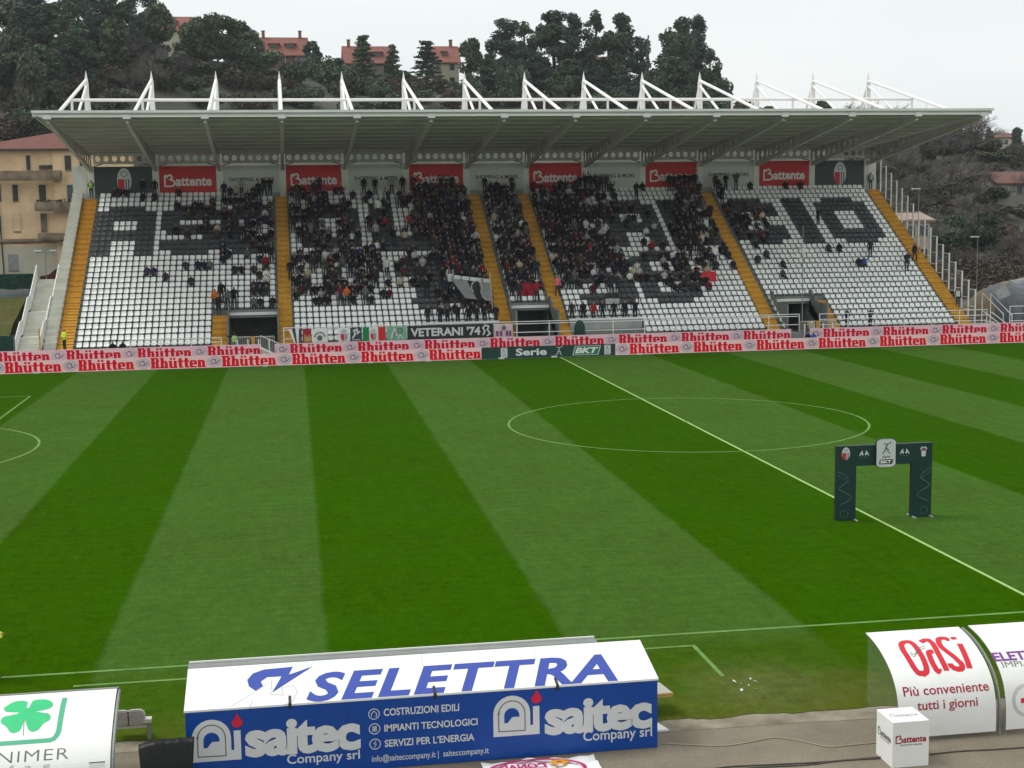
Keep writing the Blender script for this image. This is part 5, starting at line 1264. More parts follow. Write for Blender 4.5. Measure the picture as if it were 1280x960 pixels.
# rows of standing supporters behind the two parapets
for a, b, n in((-9.0,-3.8,8),(2.4,7.6,7)):
    for j in range(n):
        x = a+(b-a)*j/(n-1)+rc_.uniform(-.12,.12); crowd.append([x, 2, -1 if a < 0 else -2, j, rc_.choice(['stand','stand_front','stand_up','stand']), rc_.choice(['black','black','navy','charcoal']) if not (a > 0 and j == 2) else 'red', 'solo'])
STN = ['leftmost','second','third','fourth','fifth']
POSN = {'sit':'sitting upright','sit_lean':'leaning forward on a seat','sit_up':'sitting with hands at the face','sit_side':'sitting with one arm raised','stand':'standing','stand_front':'standing with hands folded','stand_up':'standing with arms up','stand_wide':'standing with arms spread','walk':'stepping along'}
def crowd_place(q):
    x, i, bi, k, ps, c, s_ = q
    if ps.startswith('sit'): return Vector((x, ry(i), sz(i)))
    return Vector((x, ry(i)-.36, tz(i)+.01))
crowd.sort(key=lambda q: (0 if q[6] else 1, q[1], abs(q[0])))
NIND = 272
for q in crowd[:NIND]:
    x, i, bi, k, ps, c, s_ = q
    if bi == -1: lab = 'supporter in %s %s, number %d from left behind the left grey parapet' % (c, POSN[ps], k+1)
    elif bi == -2: lab = 'supporter in %s %s, number %d from left behind the right grey parapet' % (c, POSN[ps], k+1)
    else: lab = 'spectator in %s %s, row %d from bottom, seat %d right of %s ochre stairway' % (c, POSN[ps].replace(' on a seat',''), i+1, k+1, STN[bi])
    w_ = lab.split()
    if len(w_) > 16: lab = lab.replace(' sitting upright',' sitting').replace(' leaning forward',' leaning'); w_ = lab.split()
    if len(w_) > 16: lab = lab.replace(' upright','').replace(' with hands at the face',' hands up').replace(' with one arm raised',' arm raised').replace(' with hands folded','').replace(' with arms up',' arms up').replace('number ','').replace(' main','')
    if len(lab.split()) > 16: lab = lab.replace(' from bottom',''); print(len(lab.split()), lab) if len(lab.split()) > 16 else None
    P = crowd_place(q); person(P, ps, c, lab, rz=rc_.uniform(-.35,.35), sc=rc_.uniform(.98,1.1), group='spectators in the stand')
rest = crowd[NIND:]
vv = []; ff = []; mi_ = []; cc = []; off = 0
for q in rest:
    me, mi = POSES[q[4]]; n = len(me.vertices); co = np.empty(n*3, np.float32); me.vertices.foreach_get('co', co); co = co.reshape(-1, 3)
    a = rc_.uniform(-.4,.4); s_ = rc_.uniform(.98,1.1); ca, sa = math.cos(a), math.sin(a); P = crowd_place(q)
    co = np.stack([(co[:,0]*ca-co[:,1]*sa)*s_+P.x, (co[:,0]*sa+co[:,1]*ca)*s_+P.y, co[:,2]*s_+P.z], 1); vv.append(co)
    ff += [tuple(i+off for i in p.vertices) for p in me.polygons]; mi_ += mi; j = rc_.uniform(.75,1.3); c = CLOTH[q[5]]; cc += [(c[0]*j, c[1]*j, c[2]*j, 1)]*n; off += n
me = bpy.data.meshes.new('crowd'); me.from_pydata(np.concatenate(vv).tolist(), [], ff)
for m in(cm, M['skin'], M['hair'], M['trousers'], M['shoes']): me.materials.append(m)
me.polygons.foreach_set('material_index', mi_); at2 = me.attributes.new('cloth', 'FLOAT_COLOR', 'POINT'); at2.data.foreach_set('color', np.array(cc, np.float32).ravel()); me.polygons.foreach_set('use_smooth', [True]*len(mi_)); me.update()
o = bpy.data.objects.new('crowd', me); COL.objects.link(o); tag(o, 'dense mass of dark dressed spectators filling the upper rows of the stand', 'crowd', kind='stuff')
print('people', len(crowd), 'single', NIND)
# vests: a snug shell over the chest of a steward, child of the person
def vest(parent, colr, stand=True):
    mb = MB(); secs = ((.95,.185,.135),(1.10,.185,.14),(1.25,.20,.145),(1.36,.20,.135),(1.43,.13,.10)); n = 14; v = []
    for z, rx, ry_ in secs: v += [(rx*math.cos(2*math.pi*k/n), ry_*math.sin(2*math.pi*k/n)-.005, z) for k in range(n)]
    f = [(j*n+k, j*n+(k+1)%n, (j+1)*n+(k+1)%n, (j+1)*n+k) for j in range(len(secs)-1) for k in range(n)]
    mb.add(v, f); o = mb.build('hi_vis_vest', mat('vest_'+colr, CLOTH[colr], .6, .08, 3)); o.parent = parent; return o
def stair_spot(px, py, x=None):
    best = None
    for i in range(NR):
        P = (x if x is not None else 0, ry(i)-.3, tz(i)+.02)
        lo, hi = -38, 37
        for _ in range(30):
            m_ = (lo+hi)/2
            if pix((m_, P[1], P[2]))[0] < px: lo = m_
            else: hi = m_
        e = abs(pix((lo, P[1], P[2]))[1]-py)
        if best is None or e < best[0]: best = (e, (lo, P[1], P[2]))
    return Vector(best[1])
o = person(Vector((-37.3+.9, 58.4, tz(28)+.02)), 'stand_front', 'black', 'steward in lime vest at the top of the leftmost stairway by the dark board'); vest(o, 'lime')
o = person(Vector((35.3, 58.4, tz(28)+.02)), 'stand', 'black', 'person in dark clothes and pale scarf at the top of the right stairway'); vest(o, 'pale grey')
P = at(81, 434, Y=37.9); o = person(Vector((P.x, 37.9, 1.07)), 'stand_front', 'yellow', 'steward in yellow jacket at the foot of the leftmost stairway', rz=-.8); vest(o, 'yellow')
P = at(293, 428, Y=35.9); o = person(Vector((P.x, 36.9, .57)), 'stand_wide', 'black', 'steward in lime vest with arms out at the left tunnel gate', rz=3.0); vest(o, 'lime')
P = at(1013, 412, Y=36.0); o = person(Vector((P.x, 35.95, .50)), 'stand_front', 'cream', 'steward in pale yellow jacket at the right tunnel gate', rz=2.6); vest(o, 'cream')
P = at(1009, 420, Y=35.0)
for k, px in enumerate((1008.5, 1015.5)):
    P = at(px, 418, Y=35.1); person(Vector((P.x, 35.1, .56)), 'sit_lean', 'blue' if k else 'navy', '%s crouching photographer below the right tunnel gate in %s' % (('left','right')[k], ('navy','blue')[k]), rz=.3)
for k, px in enumerate((140.5, 153)):
    P = at(px, 432, Y=36.4); person(Vector((P.x, 36.4, 1.22)), 'sit_lean', 'black', ('left' if k == 0 else 'right')+' of two dark photographers crouching before the leftmost seating block', rz=.2)
o = person(stair_spot(697, 367), 'walk', 'pink', 'person in pink jacket walking on the fourth ochre stairway', rz=.3)
person(stair_spot(1143, 327), 'walk', 'navy', 'person in dark jacket climbing the right ochre stairway beside the glazed fence', rz=.4)
o = person(stair_spot(1197, 385), 'walk', 'black', 'steward in black with white bib low on the right ochre stairway', rz=-.5); vest(o, 'white')
person(stair_spot(274, 392), 'walk', 'black', 'person in black coming down the short ochre steps beside the left tunnel', rz=.1)
person(stair_spot(363, 352), 'stand', 'black', 'person in black standing at the edge of the second ochre stairway', rz=.2)
for px, c in((1058,'black'),(1087,'olive')):
    P = at(px, 404, Y=37.9); person(Vector((P.x, 37.8, 1.07)), 'stand_front', c, 'person in %s standing behind the rail of the right seating block' % c, rz=.3)
o = person(Vector((-27.42, -35.25, .02)), 'stand_front', 'yellow', 'steward in yellow jacket at the left edge of the near touchline', rz=1.6); vest(o, 'yellow')
for k, (px, nm) in enumerate(((720,'stroller-like dark hooded camera under a cover'),)):
    P = at(725, 417, Y=36.4); c = MB(); v = []; f = []; n = 12
    for z, r_ in((0,.42),(.5,.46),(1.0,.42),(1.3,.30),(1.48,.10)): v += [(P.x+r_*math.cos(2*math.pi*q/n), 36.5+r_*.7*math.sin(2*math.pi*q/n), 1.0+z+.02*math.sin(q*3)) for q in range(n)]
    f = [(j*n+q, j*n+(q+1)%n, (j+1)*n+(q+1)%n, (j+1)*n+q) for j in range(4) for q in range(n)]+[tuple(4*n+q for q in range(n))]
    c.add(v, f, M['tent_green']); o = c.build('covered_bundle', smooth=True); tag(o, 'dark green covered bundle behind the railing right of the middle tunnel', 'bundle')

# ================================================================== BUILDINGS BEHIND
def YP(px, py, Y): P = at(px, py, Y=Y); return P.x, P.z
def apartment():
    Y = 85.0; r = thing('apartment_house', 'ochre apartment house with stained balconies and brown hip roof left of the stand', 'building', (-46, Y, 4.4))
    x0, x1 = -51.9, -36.5; zt = 17.75
    w = MB(); w.box(x0, x1, Y, Y+13, 4.0, zt, M['ochre_wall']); xr, _ = YP(66, 200, Y); w.box(xr, x1+1, Y-.35, Y-.001, 4.0, zt, M['ochre_wall']); w.build('wall', None, r)
    w = MB(); w.box(x0, x1+.5, Y-.40, Y-.36, 8.4, 8.7, M['balcony']); w.box(x0, xr, Y-.06, Y-.02, 8.2, 8.6, M['balcony']); w.box(x0, x1, Y-.05, Y-.01, 4.0, 7.9, M['cream_wall']); w.build('plinth', None, r)
    e = MB(); ov = .95; ax, az = -42.5, 20.6
    A = [(x0-ov,Y-ov,zt+.22),(x1+ov,Y-ov,zt+.22),(x1+ov,Y+13+ov,zt+.22),(x0-ov,Y+13+ov,zt+.22)]; rl, rr = (x1-4,Y+6.5,az),(x1-3,Y+6.5,az)
    e.add(A+[rl, rr], [(0,1,5,4),(1,2,5),(2,3,4,5),(3,0,4)], M['roof_tile']); e.add([(a,b,c-.22) for a,b,c in A], [(3,2,1,0)], M['cream_wall']); e.add(A+[(a,b,c-.22) for a,b,c in A], [(0,1,5,4),(1,2,6,5),(2,3,7,6),(3,0,4,7)], M['shutter']); e.build('roof', None, r)
    for a, b, c, d, m in((33.5,194.5,37.5,212,'shutter'),(81.5,194.5,88.5,212,'shutter'),(49,206.5,66,211.5,'shutter'),(16.5,231,22,251,'shutter'),(49.5,231,57,252,'shutter'),(84.5,231,91,250,'glass_dark'),(18,268,24.5,289,'ochre_wall'),(52,267,58.5,289,'balcony'),(11,318,23,338,'grey_metal'),(100,198,103,210,'shutter'),(-8,231,0.5,251,'shutter'),(-6,270,1,289,'shutter')):
        yw = Y-.36 if a > 66 else Y-.005
        xa, zb = YP(a, d, yw); xb, zt_ = YP(b, b and c and c or c, yw) if False else (YP(c, b, yw)); 
        g = MB(); g.box(xa, xb, yw-.05, yw-.012, zb, zt_, M[m]); wi = g.build('window', None, r)
        g = MB(); t_ = .09; g.box(xa-t_, xa, yw-.07, yw-.002, zb-t_, zt_+t_, M['cream_wall']); g.box(xb, xb+t_, yw-.07, yw-.002, zb-t_, zt_+t_, M['cream_wall']); g.box(xa, xb, yw-.10, yw-.002, zb-t_-.05, zb, M['balcony']); g.box(xa, xb, yw-.07, yw-.002, zt_, zt_+t_, M['cream_wall']); g.build('frame', None, wi)
        if m == 'shutter':
            g = MB()
            for q in range(int((zt_-zb)/.16)): g.box(xa+.05, xb-.05, yw-.062, yw-.053, zb+.04+q*.16, zb+.13+q*.16, M['shutter'])
            g.build('slats', None, wi)
    for a, b, c, d in((-30,213,75,224),(43.5,252,97,262),(47.5,291,90,298.5)):
        yw = Y-.4; xa, zb = YP(a, d, yw-1.2); xb, zt_ = YP(c, b, yw-1.2)
        g = MB(); g.box(xa, xb, yw-1.25, yw, zb-.18, zb, M['balcony']); g.box(xa, xb, yw-1.30, yw-1.20, zb, zt_, M['balcony']); g.box(xb-.08, xb, yw-1.2, yw, zb, zt_, M['balcony']); bo_ = g.build('balcony', None, r)
        if b == 252:
            g = MB(); rr_ = random.Random(3)
            for q in range(60):
                x = rr_.uniform(xa+.2, xb-.2); z = zt_+rr_.uniform(-.1,.25); s_ = .12; a_ = rr_.random()*3; g.add([(x-s_,yw-1.22,z-s_),(x+s_,yw-1.22+.1*math.sin(a_),z-s_*.4),(x+s_*.3,yw-1.3,z+s_)], [(0,1,2)], L_scrub)
            g.build('potted_plants', None, bo_)
    xa, zb = YP(5, 335, Y-.1); g = MB(); g.tube([(xa,Y-.12,4.2),(xa-.3,Y-.12,zt)], .07, M['dark_metal'], 6); g.build('drainpipe', None, r)
apartment()
# car parked on the street, mostly behind the end wall
def car(x, y, z, label, colr):
    r = thing('parked_car', label, 'car', (x, y, z)); body = mat('car_'+colr, CLOTH[colr], .25, .05)
    L = 4.1; p = [(-2.05,.35),(-2.0,.75),(-1.15,.92),(-.55,1.42),(.75,1.46),(1.45,1.0),(2.0,.92),(2.05,.40)]
    b = MB(); b.prism([(a+x, c+z) for a, c in p], y-.82, y+.82, body, 'y'); b.build('body', None, r)
    g = MB(); g.prism([(a+x, c+z) for a, c in((-1.0,.95),(-.5,1.36),(.70,1.39),(1.25,1.0))], y-.832, y+.832, M['glass_dark'], 'y'); g.build('window', None, r)
    for a in(-1.3, 1.3):
        for yy in(y-.84, y+.64): g = MB(); g.prism([(x+a+.31*math.cos(q*.5236), z+.31+.31*math.sin(q*.5236)) for q in range(12)], yy, yy+.2, M['ink_black'], 'y'); g.build('wheel', None, r)
P = at(78, 338, Y=74); car(P.x, 74, 4.46, 'dark maroon car parked on the street behind the stand end wall', 'maroon')
# green netting and low wall over the embankment
r = thing('netting_fence', 'dark green netting fence on a grey blue wall left of the stand', 'fence', (-46,53.6,4.3))
w = MB(); xa, za = YP(43, 378, 53.6); _, zb = YP(40, 366, 53.6); w.box(-62, xa, 53.5, 53.7, za-.4, zb, M['blue_grey']); w.build('low_wall', None, r)
xn, z1_ = YP(42, 342, 53.4); _, z0_ = YP(40, 360, 53.4); c = MB(); v = []; f = []
for i in range(41):
    for j in range(4): v.append((-62+(xn+62)*i/40, 53.4+.1*math.sin(i*1.3+j), z0_+(z1_-z0_)*j/3-(.12*abs(math.sin(i*.9)) if j == 0 else 0)))
for i in range(40):
    for j in range(3): f.append((i*4+j,(i+1)*4+j,(i+1)*4+j+1,i*4+j+1))
c.add(v, f, M['tent_green']); c.build('netting', None, r)
for x in np.arange(-61, xn, 2.4): g = MB(); g.tube([(x,53.55,za),(x,53.55,z1_)], .04, M['grey_metal']); g.build('post', None, r)
r = thing('netting_fence', 'dark green netting panel at the lower left corner beside the white stairs', 'fence', (-44,40,0))
xa, zt_ = YP(16.5, 420, 40); c = MB(); v = []; f = []
for i in range(21):
    for j in range(4): v.append((-52+(xa+52)*i/20, 40+.05*math.sin(i*1.9+j), .02+(zt_)*j/3))
for i in range(20):
    for j in range(3): f.append((i*4+j,(i+1)*4+j,(i+1)*4+j+1,i*4+j+1))
c.add(v, f, M['tent_green']); c.build('netting', None, r)
for x in(xa, xa-2.5, xa-5): g = MB(); g.tube([(x,40.06,0),(x,40.06,zt_+.05)], .04, M['grey_metal']); g.build('post', None, r)

def hill_house(label, px0, px1, pyb, pye, pyr, Y, wallm, roofm, dormers=2, chim=(.12,.88), D=9.0, wins=3):
    xa, zb = YP(px0, pyb, Y); xb, _ = YP(px1, pyb, Y); _, ze = YP((px0+px1)/2, pye, Y); _, zr = YP((px0+px1)/2, pyr, Y+D/2); zb = min(zb, float(HZ((xa+xb)/2, Y)))-1.5
    r = thing('hill_house', label, 'house', ((xa+xb)/2, Y, zb)); ov = .5
    w = MB(); w.prism([(Y,zb),(Y+D,zb),(Y+D,ze),(Y+D/2,zr-.25),(Y,ze)], xa, xb, wallm); w.build('wall', None, r)
    f = MB(); sl_ = (zr-ze)/(D/2)
    f.prism([(Y-ov,ze-sl_*ov),(Y+D/2,zr),(Y+D+ov,ze-sl_*ov),(Y+D+ov,ze-sl_*ov+.22),(Y+D/2,zr+.22),(Y-ov,ze-sl_*ov+.22)], xa-ov, xb+ov, roofm); rf_ = f.build('roof', None, r)
    W = xb-xa
    for k in range(dormers):
        xm = xa+W*(k+1)/(dormers+1); d0 = .32; y_ = Y+D/2*d0; z_ = ze+sl_*(y_-Y)
        g = MB(); g.box(xm-W*.10, xm+W*.10, y_-.1, y_+1.2, z_-.05, z_+1.15, roofm); g.box(xm-W*.08, xm+W*.08, y_-.13, y_-.102, z_+.25, z_+.98, M['glass_dark']); g.box(xm-W*.13, xm+W*.13, y_-.35, y_+1.4, z_+1.16, z_+1.28, roofm); g.build('dormer', None, rf_)
    for c in chim: g = MB(); x = xa+W*c; g.box(x-.35, x+.35, Y+D/2-.4, Y+D/2+.3, zr-.2, zr+1.5, M['brick_wall']); g.box(x-.45, x+.45, Y+D/2-.5, Y+D/2+.4, zr+1.5, zr+1.65, roofm); g.build('chimney', None, rf_)
    nf = max(1, int((ze-zb-1.5)/2.9))
    for fl in range(nf):
        for k in range(wins):
            x = xa+W*(k+.5)/wins; z = ze-1.9-2.9*fl; g = MB(); g.box(x-.55, x+.55, Y-.06, Y-.01, z, z+1.3, M['glass_dark']); wi = g.build('window', None, r); g = MB(); g.box(x-.7, x-.56, Y-.09, Y-.005, z-.1, z+1.4, M['cream_wall']); g.box(x+.56, x+.7, Y-.09, Y-.005, z-.1, z+1.4, M['cream_wall']); g.box(x-.56, x+.56, Y-.09, Y-.005, z+1.31, z+1.42, M['cream_wall']); g.build('frame', None, wi)
    return r
hill_house('red roofed hill house with two chimneys and dark blue tree at its right', 323, 384, 88, 68, 48, 252, M['brick_wall'], M['roof_red'], 2)
hill_house('red roofed hill house behind a layered cedar in the middle of the ridge', 432, 493, 100, 78, 59, 252, M['stone_wall'], M['roof_red'], 2, (.1,))
hill_house('red roofed hill house with pale walls right of the second cedar', 540, 574, 112, 77, 59, 252, M['cream_wall'], M['roof_red'], 1, (.8,), wins=2)
hill_house('red roofed house with one chimney high on the left ridge', 199, 238, 62, 38, 22, 262, M['cream_wall'], M['roof_red'], 1, (.28,), wins=2)
hill_house('reddish brown house half hidden among the tall dark pines', 731, 776, 108, 82, 72, 240, M['brick_wall'], M['roof_tile_dull'], 0, (.8,), wins=3)
hill_house('low flat cream house on the right skyline', 1243, 1272, 184, 172, 167, 300, M['cream_wall'], M['roof_tile_dull'], 0, (), 12, 3)
hill_house('stone house with dull red roof in bare trees at the right edge', 1247, 1300, 252, 229, 216, 156, M['stone_wall'], M['roof_tile_dull'], 0, (), 10, 3)
hill_house('small beige house seen through the glazed fence', 1114, 1162, 306, 276, 268, 95, mat('beige_render', s2l((176,160,145)), .9, .1, .6), mat('pale_roof', s2l((150,132,120)), .9, .15, .8), 0, (), 7, 3)
# tarpaulin covered mound beyond the right corner
r = thing('covered_mound', 'long earth mound half covered by a glossy grey tarpaulin at the right edge', 'mound', (46,52,0))
def mound(top, mat_, nm, x0, x1, kx, zs):
    v = []; f = []; nx, ny = 44, 14
    for i in range(nx+1):
        for j in range(ny+1):
            u = i/nx; t_ = j/ny*math.pi; x = x0+(x1-x0)*u; h = zs*min(1, (u*kx)**.5)*(1+.06*math.sin(u*23)); R_ = 3.4*min(1, (u*kx)**.4+.1)
            z = h*math.sin(t_)**.8 if 0 < t_ < math.pi else 0; nz_ = mnoise.noise(Vector((x*.9, t_*2.2, 3)))*.18*math.sin(t_)
            v.append((x+ (1-u)*.2*math.cos(t_), 54-R_*math.cos(t_)*top[1]+nz_, z*top[0]+nz_*.8-.05))
    for i in range(nx):
        for j in range(ny):
            if nm == 'tarpaulin' and j > 4+int(1.6+1.2*math.sin(i*.9)): continue
            f.append((i*(ny+1)+j,(i+1)*(ny+1)+j,(i+1)*(ny+1)+j+1,i*(ny+1)+j+1))
    c = MB(); c.add(v, f, mat_); c.build(nm, None, r, smooth=(nm != 'tarpaulin'))
mound((1,1), M['earth'], 'earth', 43.0, 64, 5, 4.0); mound((1.03,1.06), M['tarp'], 'tarpaulin', 43.6, 64.2, 7, 4.0)
P = at(1272, 395, Y=41); b = MB(); b.box(41.9, 43.4, 40.2, 41.6, 0, 2.6, M['grey_metal']); b.box(42.5, 43.6, 40.15, 40.19, 1.3, 2.3, M['white']); o = b.build('equipment_box'); tag(o, 'dark equipment box with white panel at the right corner below the mound', 'box')

# ================================================================== TREES
RT_ = random.Random(5)
NP = np.random.default_rng(4)
def leaf_quads(cl, n, size, flat=.0):
    """n leaf sprays spread through ellipsoid clumps (centre, radii), denser to the outside"""
    cl = np.array(cl, float); w = cl[:,3]*cl[:,4]*cl[:,5]; w = w**.8; w /= w.sum(); k = NP.choice(len(cl), n, p=w); c = cl[k]
    d = NP.normal(size=(n,3)); d /= np.linalg.norm(d, axis=1, keepdims=True); rr = NP.random(n)**.45
    P = c[:,:3]+d*rr[:,None]*c[:,3:6]
    a = NP.normal(size=(n,3)); a[:,2] *= (1-flat); a /= np.linalg.norm(a, axis=1, keepdims=True)
    b = np.cross(a, NP.normal(size=(n,3))); b /= np.linalg.norm(b, axis=1, keepdims=True); s_ = size*NP.uniform(.6,1.35,(n,1))
    v = np.stack([P-a*s_-b*s_*.35, P+a*s_*.2-b*s_*.55, P+a*s_, P-a*s_*.1+b*s_*.6], 1).reshape(-1,3)
    return v.tolist(), [(4*i,4*i+1,4*i+2,4*i+3) for i in range(n)]
def trunk_mb(H, r0, limbs, lean=0.0):
    m = MB(); pts = [(lean*H*(t_**2), .02*H*math.sin(t_*5), H*t_) for t_ in np.linspace(0, 1, 7)]; m.tube(pts, r0, M['bark'], 7, r0*.25)
    for a, b, rr in limbs: 
        mid = Vector(a).lerp(Vector(b), .5)+Vector((0,0,-.04*H)); m.tube([a, mid, b], rr, M['bark'], 5, rr*.3)
    return m
def conifer(H, W, kind, n=2600, size=.42, mt=None):
    cl = []; limbs = []
    if kind == 'pine':        # tall irregular pine, ragged top
        for k in range(44):
            t_ = RT_.uniform(.06, .95); wr_ = W*.42*(1-max(0,t_-.35)**1.5*1.5)*RT_.uniform(.25,1.0); a = RT_.random()*6.283; rad_ = W*RT_.uniform(.13,.23)*(1.15-t_*.5)
            c = (math.cos(a)*wr_, math.sin(a)*wr_, H*t_); cl.append((*c, rad_, rad_, rad_*RT_.uniform(.6,1.1))); limbs.append(((0,0,H*t_*.9), c, .06+.01*H*.4))
        cl.append((0,0,H*.93,W*.12,W*.12,H*.08))
    elif kind == 'umbrella':
        for k in range(22):
            a = RT_.random()*6.283; t_ = RT_.random()**.5; cl.append((math.cos(a)*W*.38*t_, math.sin(a)*W*.38*t_, H*(.72+.17*(1-t_*t_))-RT_.uniform(0,.14)*H, W*.16, W*.16, H*.085)); limbs.append(((0,0,H*.5), cl[-1][:3], .12))
    elif kind == 'cedar':     # flat plates with gaps
        for L_ in range(9):
            t_ = .25+.72*L_/8; wr_ = W*.5*(1.08-t_)**.75
            for k in range(6):
                a = k*1.047+L_*.6+RT_.uniform(-.25,.25); rr = wr_*RT_.uniform(.55,1.05)
                for q in(.4,.75,1.0): cl.append((math.cos(a)*rr*q, math.sin(a)*rr*q, H*t_+.03*H*(1-q)+RT_.uniform(-.03,.02)*H, W*RT_.uniform(.06,.10), W*RT_.uniform(.06,.10), H*RT_.uniform(.014,.032)))
                limbs.append(((0,0,H*t_-.01*H), (math.cos(a)*rr, math.sin(a)*rr, H*t_), .08))
        cl.append((0,0,H*.98,W*.04,W*.04,H*.03))
    elif kind == 'round':
        for k in range(20):
            a = RT_.random()*6.283; u = RT_.uniform(-1,1); q = math.sqrt(1-u*u)*RT_.uniform(.4,1); cl.append((math.cos(a)*q*W*.34, math.sin(a)*q*W*.34, H*(.62+.27*u), W*.17, W*.17, H*.11)); limbs.append(((0,0,H*.35), cl[-1][:3], .09))
    elif kind == 'cypress':
        for k in range(14): t_ = .08+.9*k/13; rr = W*.42*math.sin(min(1,t_*1.4+.25)*2.2)*(1.02-t_)**.3; cl.append((RT_.uniform(-.1,.1)*W, RT_.uniform(-.1,.1)*W, H*t_, max(.2,rr), max(.2,rr), H*.06))
    elif kind == 'scrub':
        for k in range(12): a = RT_.random()*6.283; q = RT_.random()**.5; cl.append((math.cos(a)*W*.42*q, math.sin(a)*W*.42*q, H*RT_.uniform(.25,.75), W*.17, W*.17, H*.25))
    c = MB(); c.add(*leaf_quads(cl, n, size, .5 if kind == 'cedar' else .1))
    return c, trunk_mb(H*.93 if kind not in('scrub',) else H*.4, .022*H+.05, limbs if kind != 'cypress' else [])
def bare(H, W, n=5, lean=0.):
    m = MB(); tw = MB()
    def br(p, d, L_, r_, lv):
        q = p+d*L_; mid = p+d*L_*.5+Vector((RT_.uniform(-.06,.06),RT_.uniform(-.06,.06),RT_.uniform(-.03,.05)))*L_
        (m if lv < 3 else tw).tube([p, mid, q], r_, None, 4 if lv < 3 else 3, r_*.55, cap=False)
        if lv >= 5: return
        for k in range((4 if lv < 3 else 3) if lv else 5):
            a = RT_.random()*6.283; sp = RT_.uniform(.35,.85); x = d.orthogonal().normalized(); y = d.cross(x); nd = (d+ (x*math.cos(a)+y*math.sin(a))*sp*(1.0 if W/H > .5 else .7)+Vector((0,0,.12))).normalized()
            br(p.lerp(q, RT_.uniform(.45,1.0)), nd, L_*RT_.uniform(.55,.78), r_*.58, lv+1)
    br(Vector((0,0,0)), Vector((lean,0,1)).normalized(), H*.30, .016*H, 0)
    return tw, m
def tree_proto(kind, H, W, leaf, name, n=2600, size=.42):
    r = thing(name, 'x', 'tree', (0,0,0))
    if kind == 'bare':
        tw, m = bare(H, W); tw.build('crown', leaf, r); m.build('trunk', M['bark'], r)
    else:
        c, t_ = conifer(H, W, kind, n, size); c.build('crown', leaf, r, recalc=False); t_.build('trunk', None, r)
    r['_H'] = H; r['_W'] = W; r['_used'] = 0; return r
PRO = {'pine1': tree_proto('pine',18,9,L_pine,'pine_tree',11000,.30), 'pine2': tree_proto('pine',18,10,L_pineb,'pine_tree',11000,.30), 'pine3': tree_proto('pine',18,8,L_pine,'pine_tree',10000,.30), 'umb': tree_proto('round',14,12,L_umb,'umbrella_pine',10000,.30),
 'cedar1': tree_proto('cedar',14,10,L_pine,'cedar_tree',6000,.26), 'cedar2': tree_proto('cedar',14,10,L_pine,'cedar_tree',5500,.26), 'round': tree_proto('round',10,7,L_umb,'round_tree',2600,.36), 'blue': tree_proto('round',10,6,L_pineb,'round_tree',2800,.36), 'olive': tree_proto('round',9,9,L_olive,'olive_tree',3200,.36),
 'cyp': tree_proto('cypress',12,2.2,L_pine,'cypress_tree',1500,.34), 'bare1': tree_proto('bare',12,9,L_twig,'bare_tree'), 'bare2': tree_proto('bare',12,7,L_twig,'bare_tree'), 'bare3': tree_proto('bare',12,10,leafmat('brown_twigs',(.10,.088,.085),.3),'bare_tree'),
 'green': tree_proto('round',8,11,L_green,'evergreen_bush',3000,.42), 'scrub': tree_proto('scrub',4,7,L_scrub,'shrub',1900,.26), 'scrubd': tree_proto('scrub',4,7,L_pine,'shrub',1700,.28), 'rust': tree_proto('scrub',4,6,L_rust,'shrub',2200,.20)}
def plant(kind, px, pyt, wpx, Y, label, group=None, zbase=None):
    p = PRO[kind]; X = at(px, pyt, Y=Y).x; zb = float(HZ(X, Y)) if zbase is None else zbase; zt_ = at(px, pyt, Y=Y).z; h = max(1.2, zt_-zb); w = wpx*(Vector((X,Y,zb))-CAM).dot(FW)/FPX
    if p['_used']: o = copy_tree(p)
    else: o = p
    p['_used'] = 1
    o.location = (X, Y, zb-.15); sx = w/p['_W']; o.scale = (sx, sx, h/p['_H']); o.rotation_euler = (0,0,RT_.random()*6.28)
    tag(o, label, 'shrub' if 'scrub' in kind or kind == 'rust' else 'tree', group); return o
# named trees of the skyline, left to right
plant('pine1', 62, 3, 62, 215, 'tall dark pine with ragged top at the left skyline')
plant('pine3', 106, 6, 46, 220, 'pointed dark conifer just right of the tallest left pine')
plant('bare1', 152, 18, 66, 205, 'bare grey tree between the left conifers and the high red roof', )
plant('bare2', 188, 26, 50, 200, 'thin bare tree in front of the high red roofed house')
plant('umb', 270, 14, 78, 215, 'dense round umbrella pine right of the high red roof')
plant('olive', 14, 38, 64, 190, 'pale olive toned tree at the upper left corner of the hillside')
plant('olive', 38, 60, 50, 175, 'pale olive toned tree in front of the tallest left pine')
plant('pine2', 88, 45, 50, 190, 'dark pine standing low in front of the left conifers')
plant('round', 312, 38, 40, 235, 'round bushy tree left of the house with two chimneys')
plant('blue', 390, 48, 30, 246, 'small blue dark tree beside the house with two chimneys')
plant('cedar1', 453, 44, 54, 244, 'layered cedar in front of the middle red roofed house')
plant('cedar2', 490, 56, 38, 246, 'narrow layered cedar at the right end of the middle red house')
plant('cedar1', 533, 51, 62, 243, 'open layered cedar left of the pale walled house')
plant('round', 588, 45, 42, 242, 'round pine right of the pale walled house')
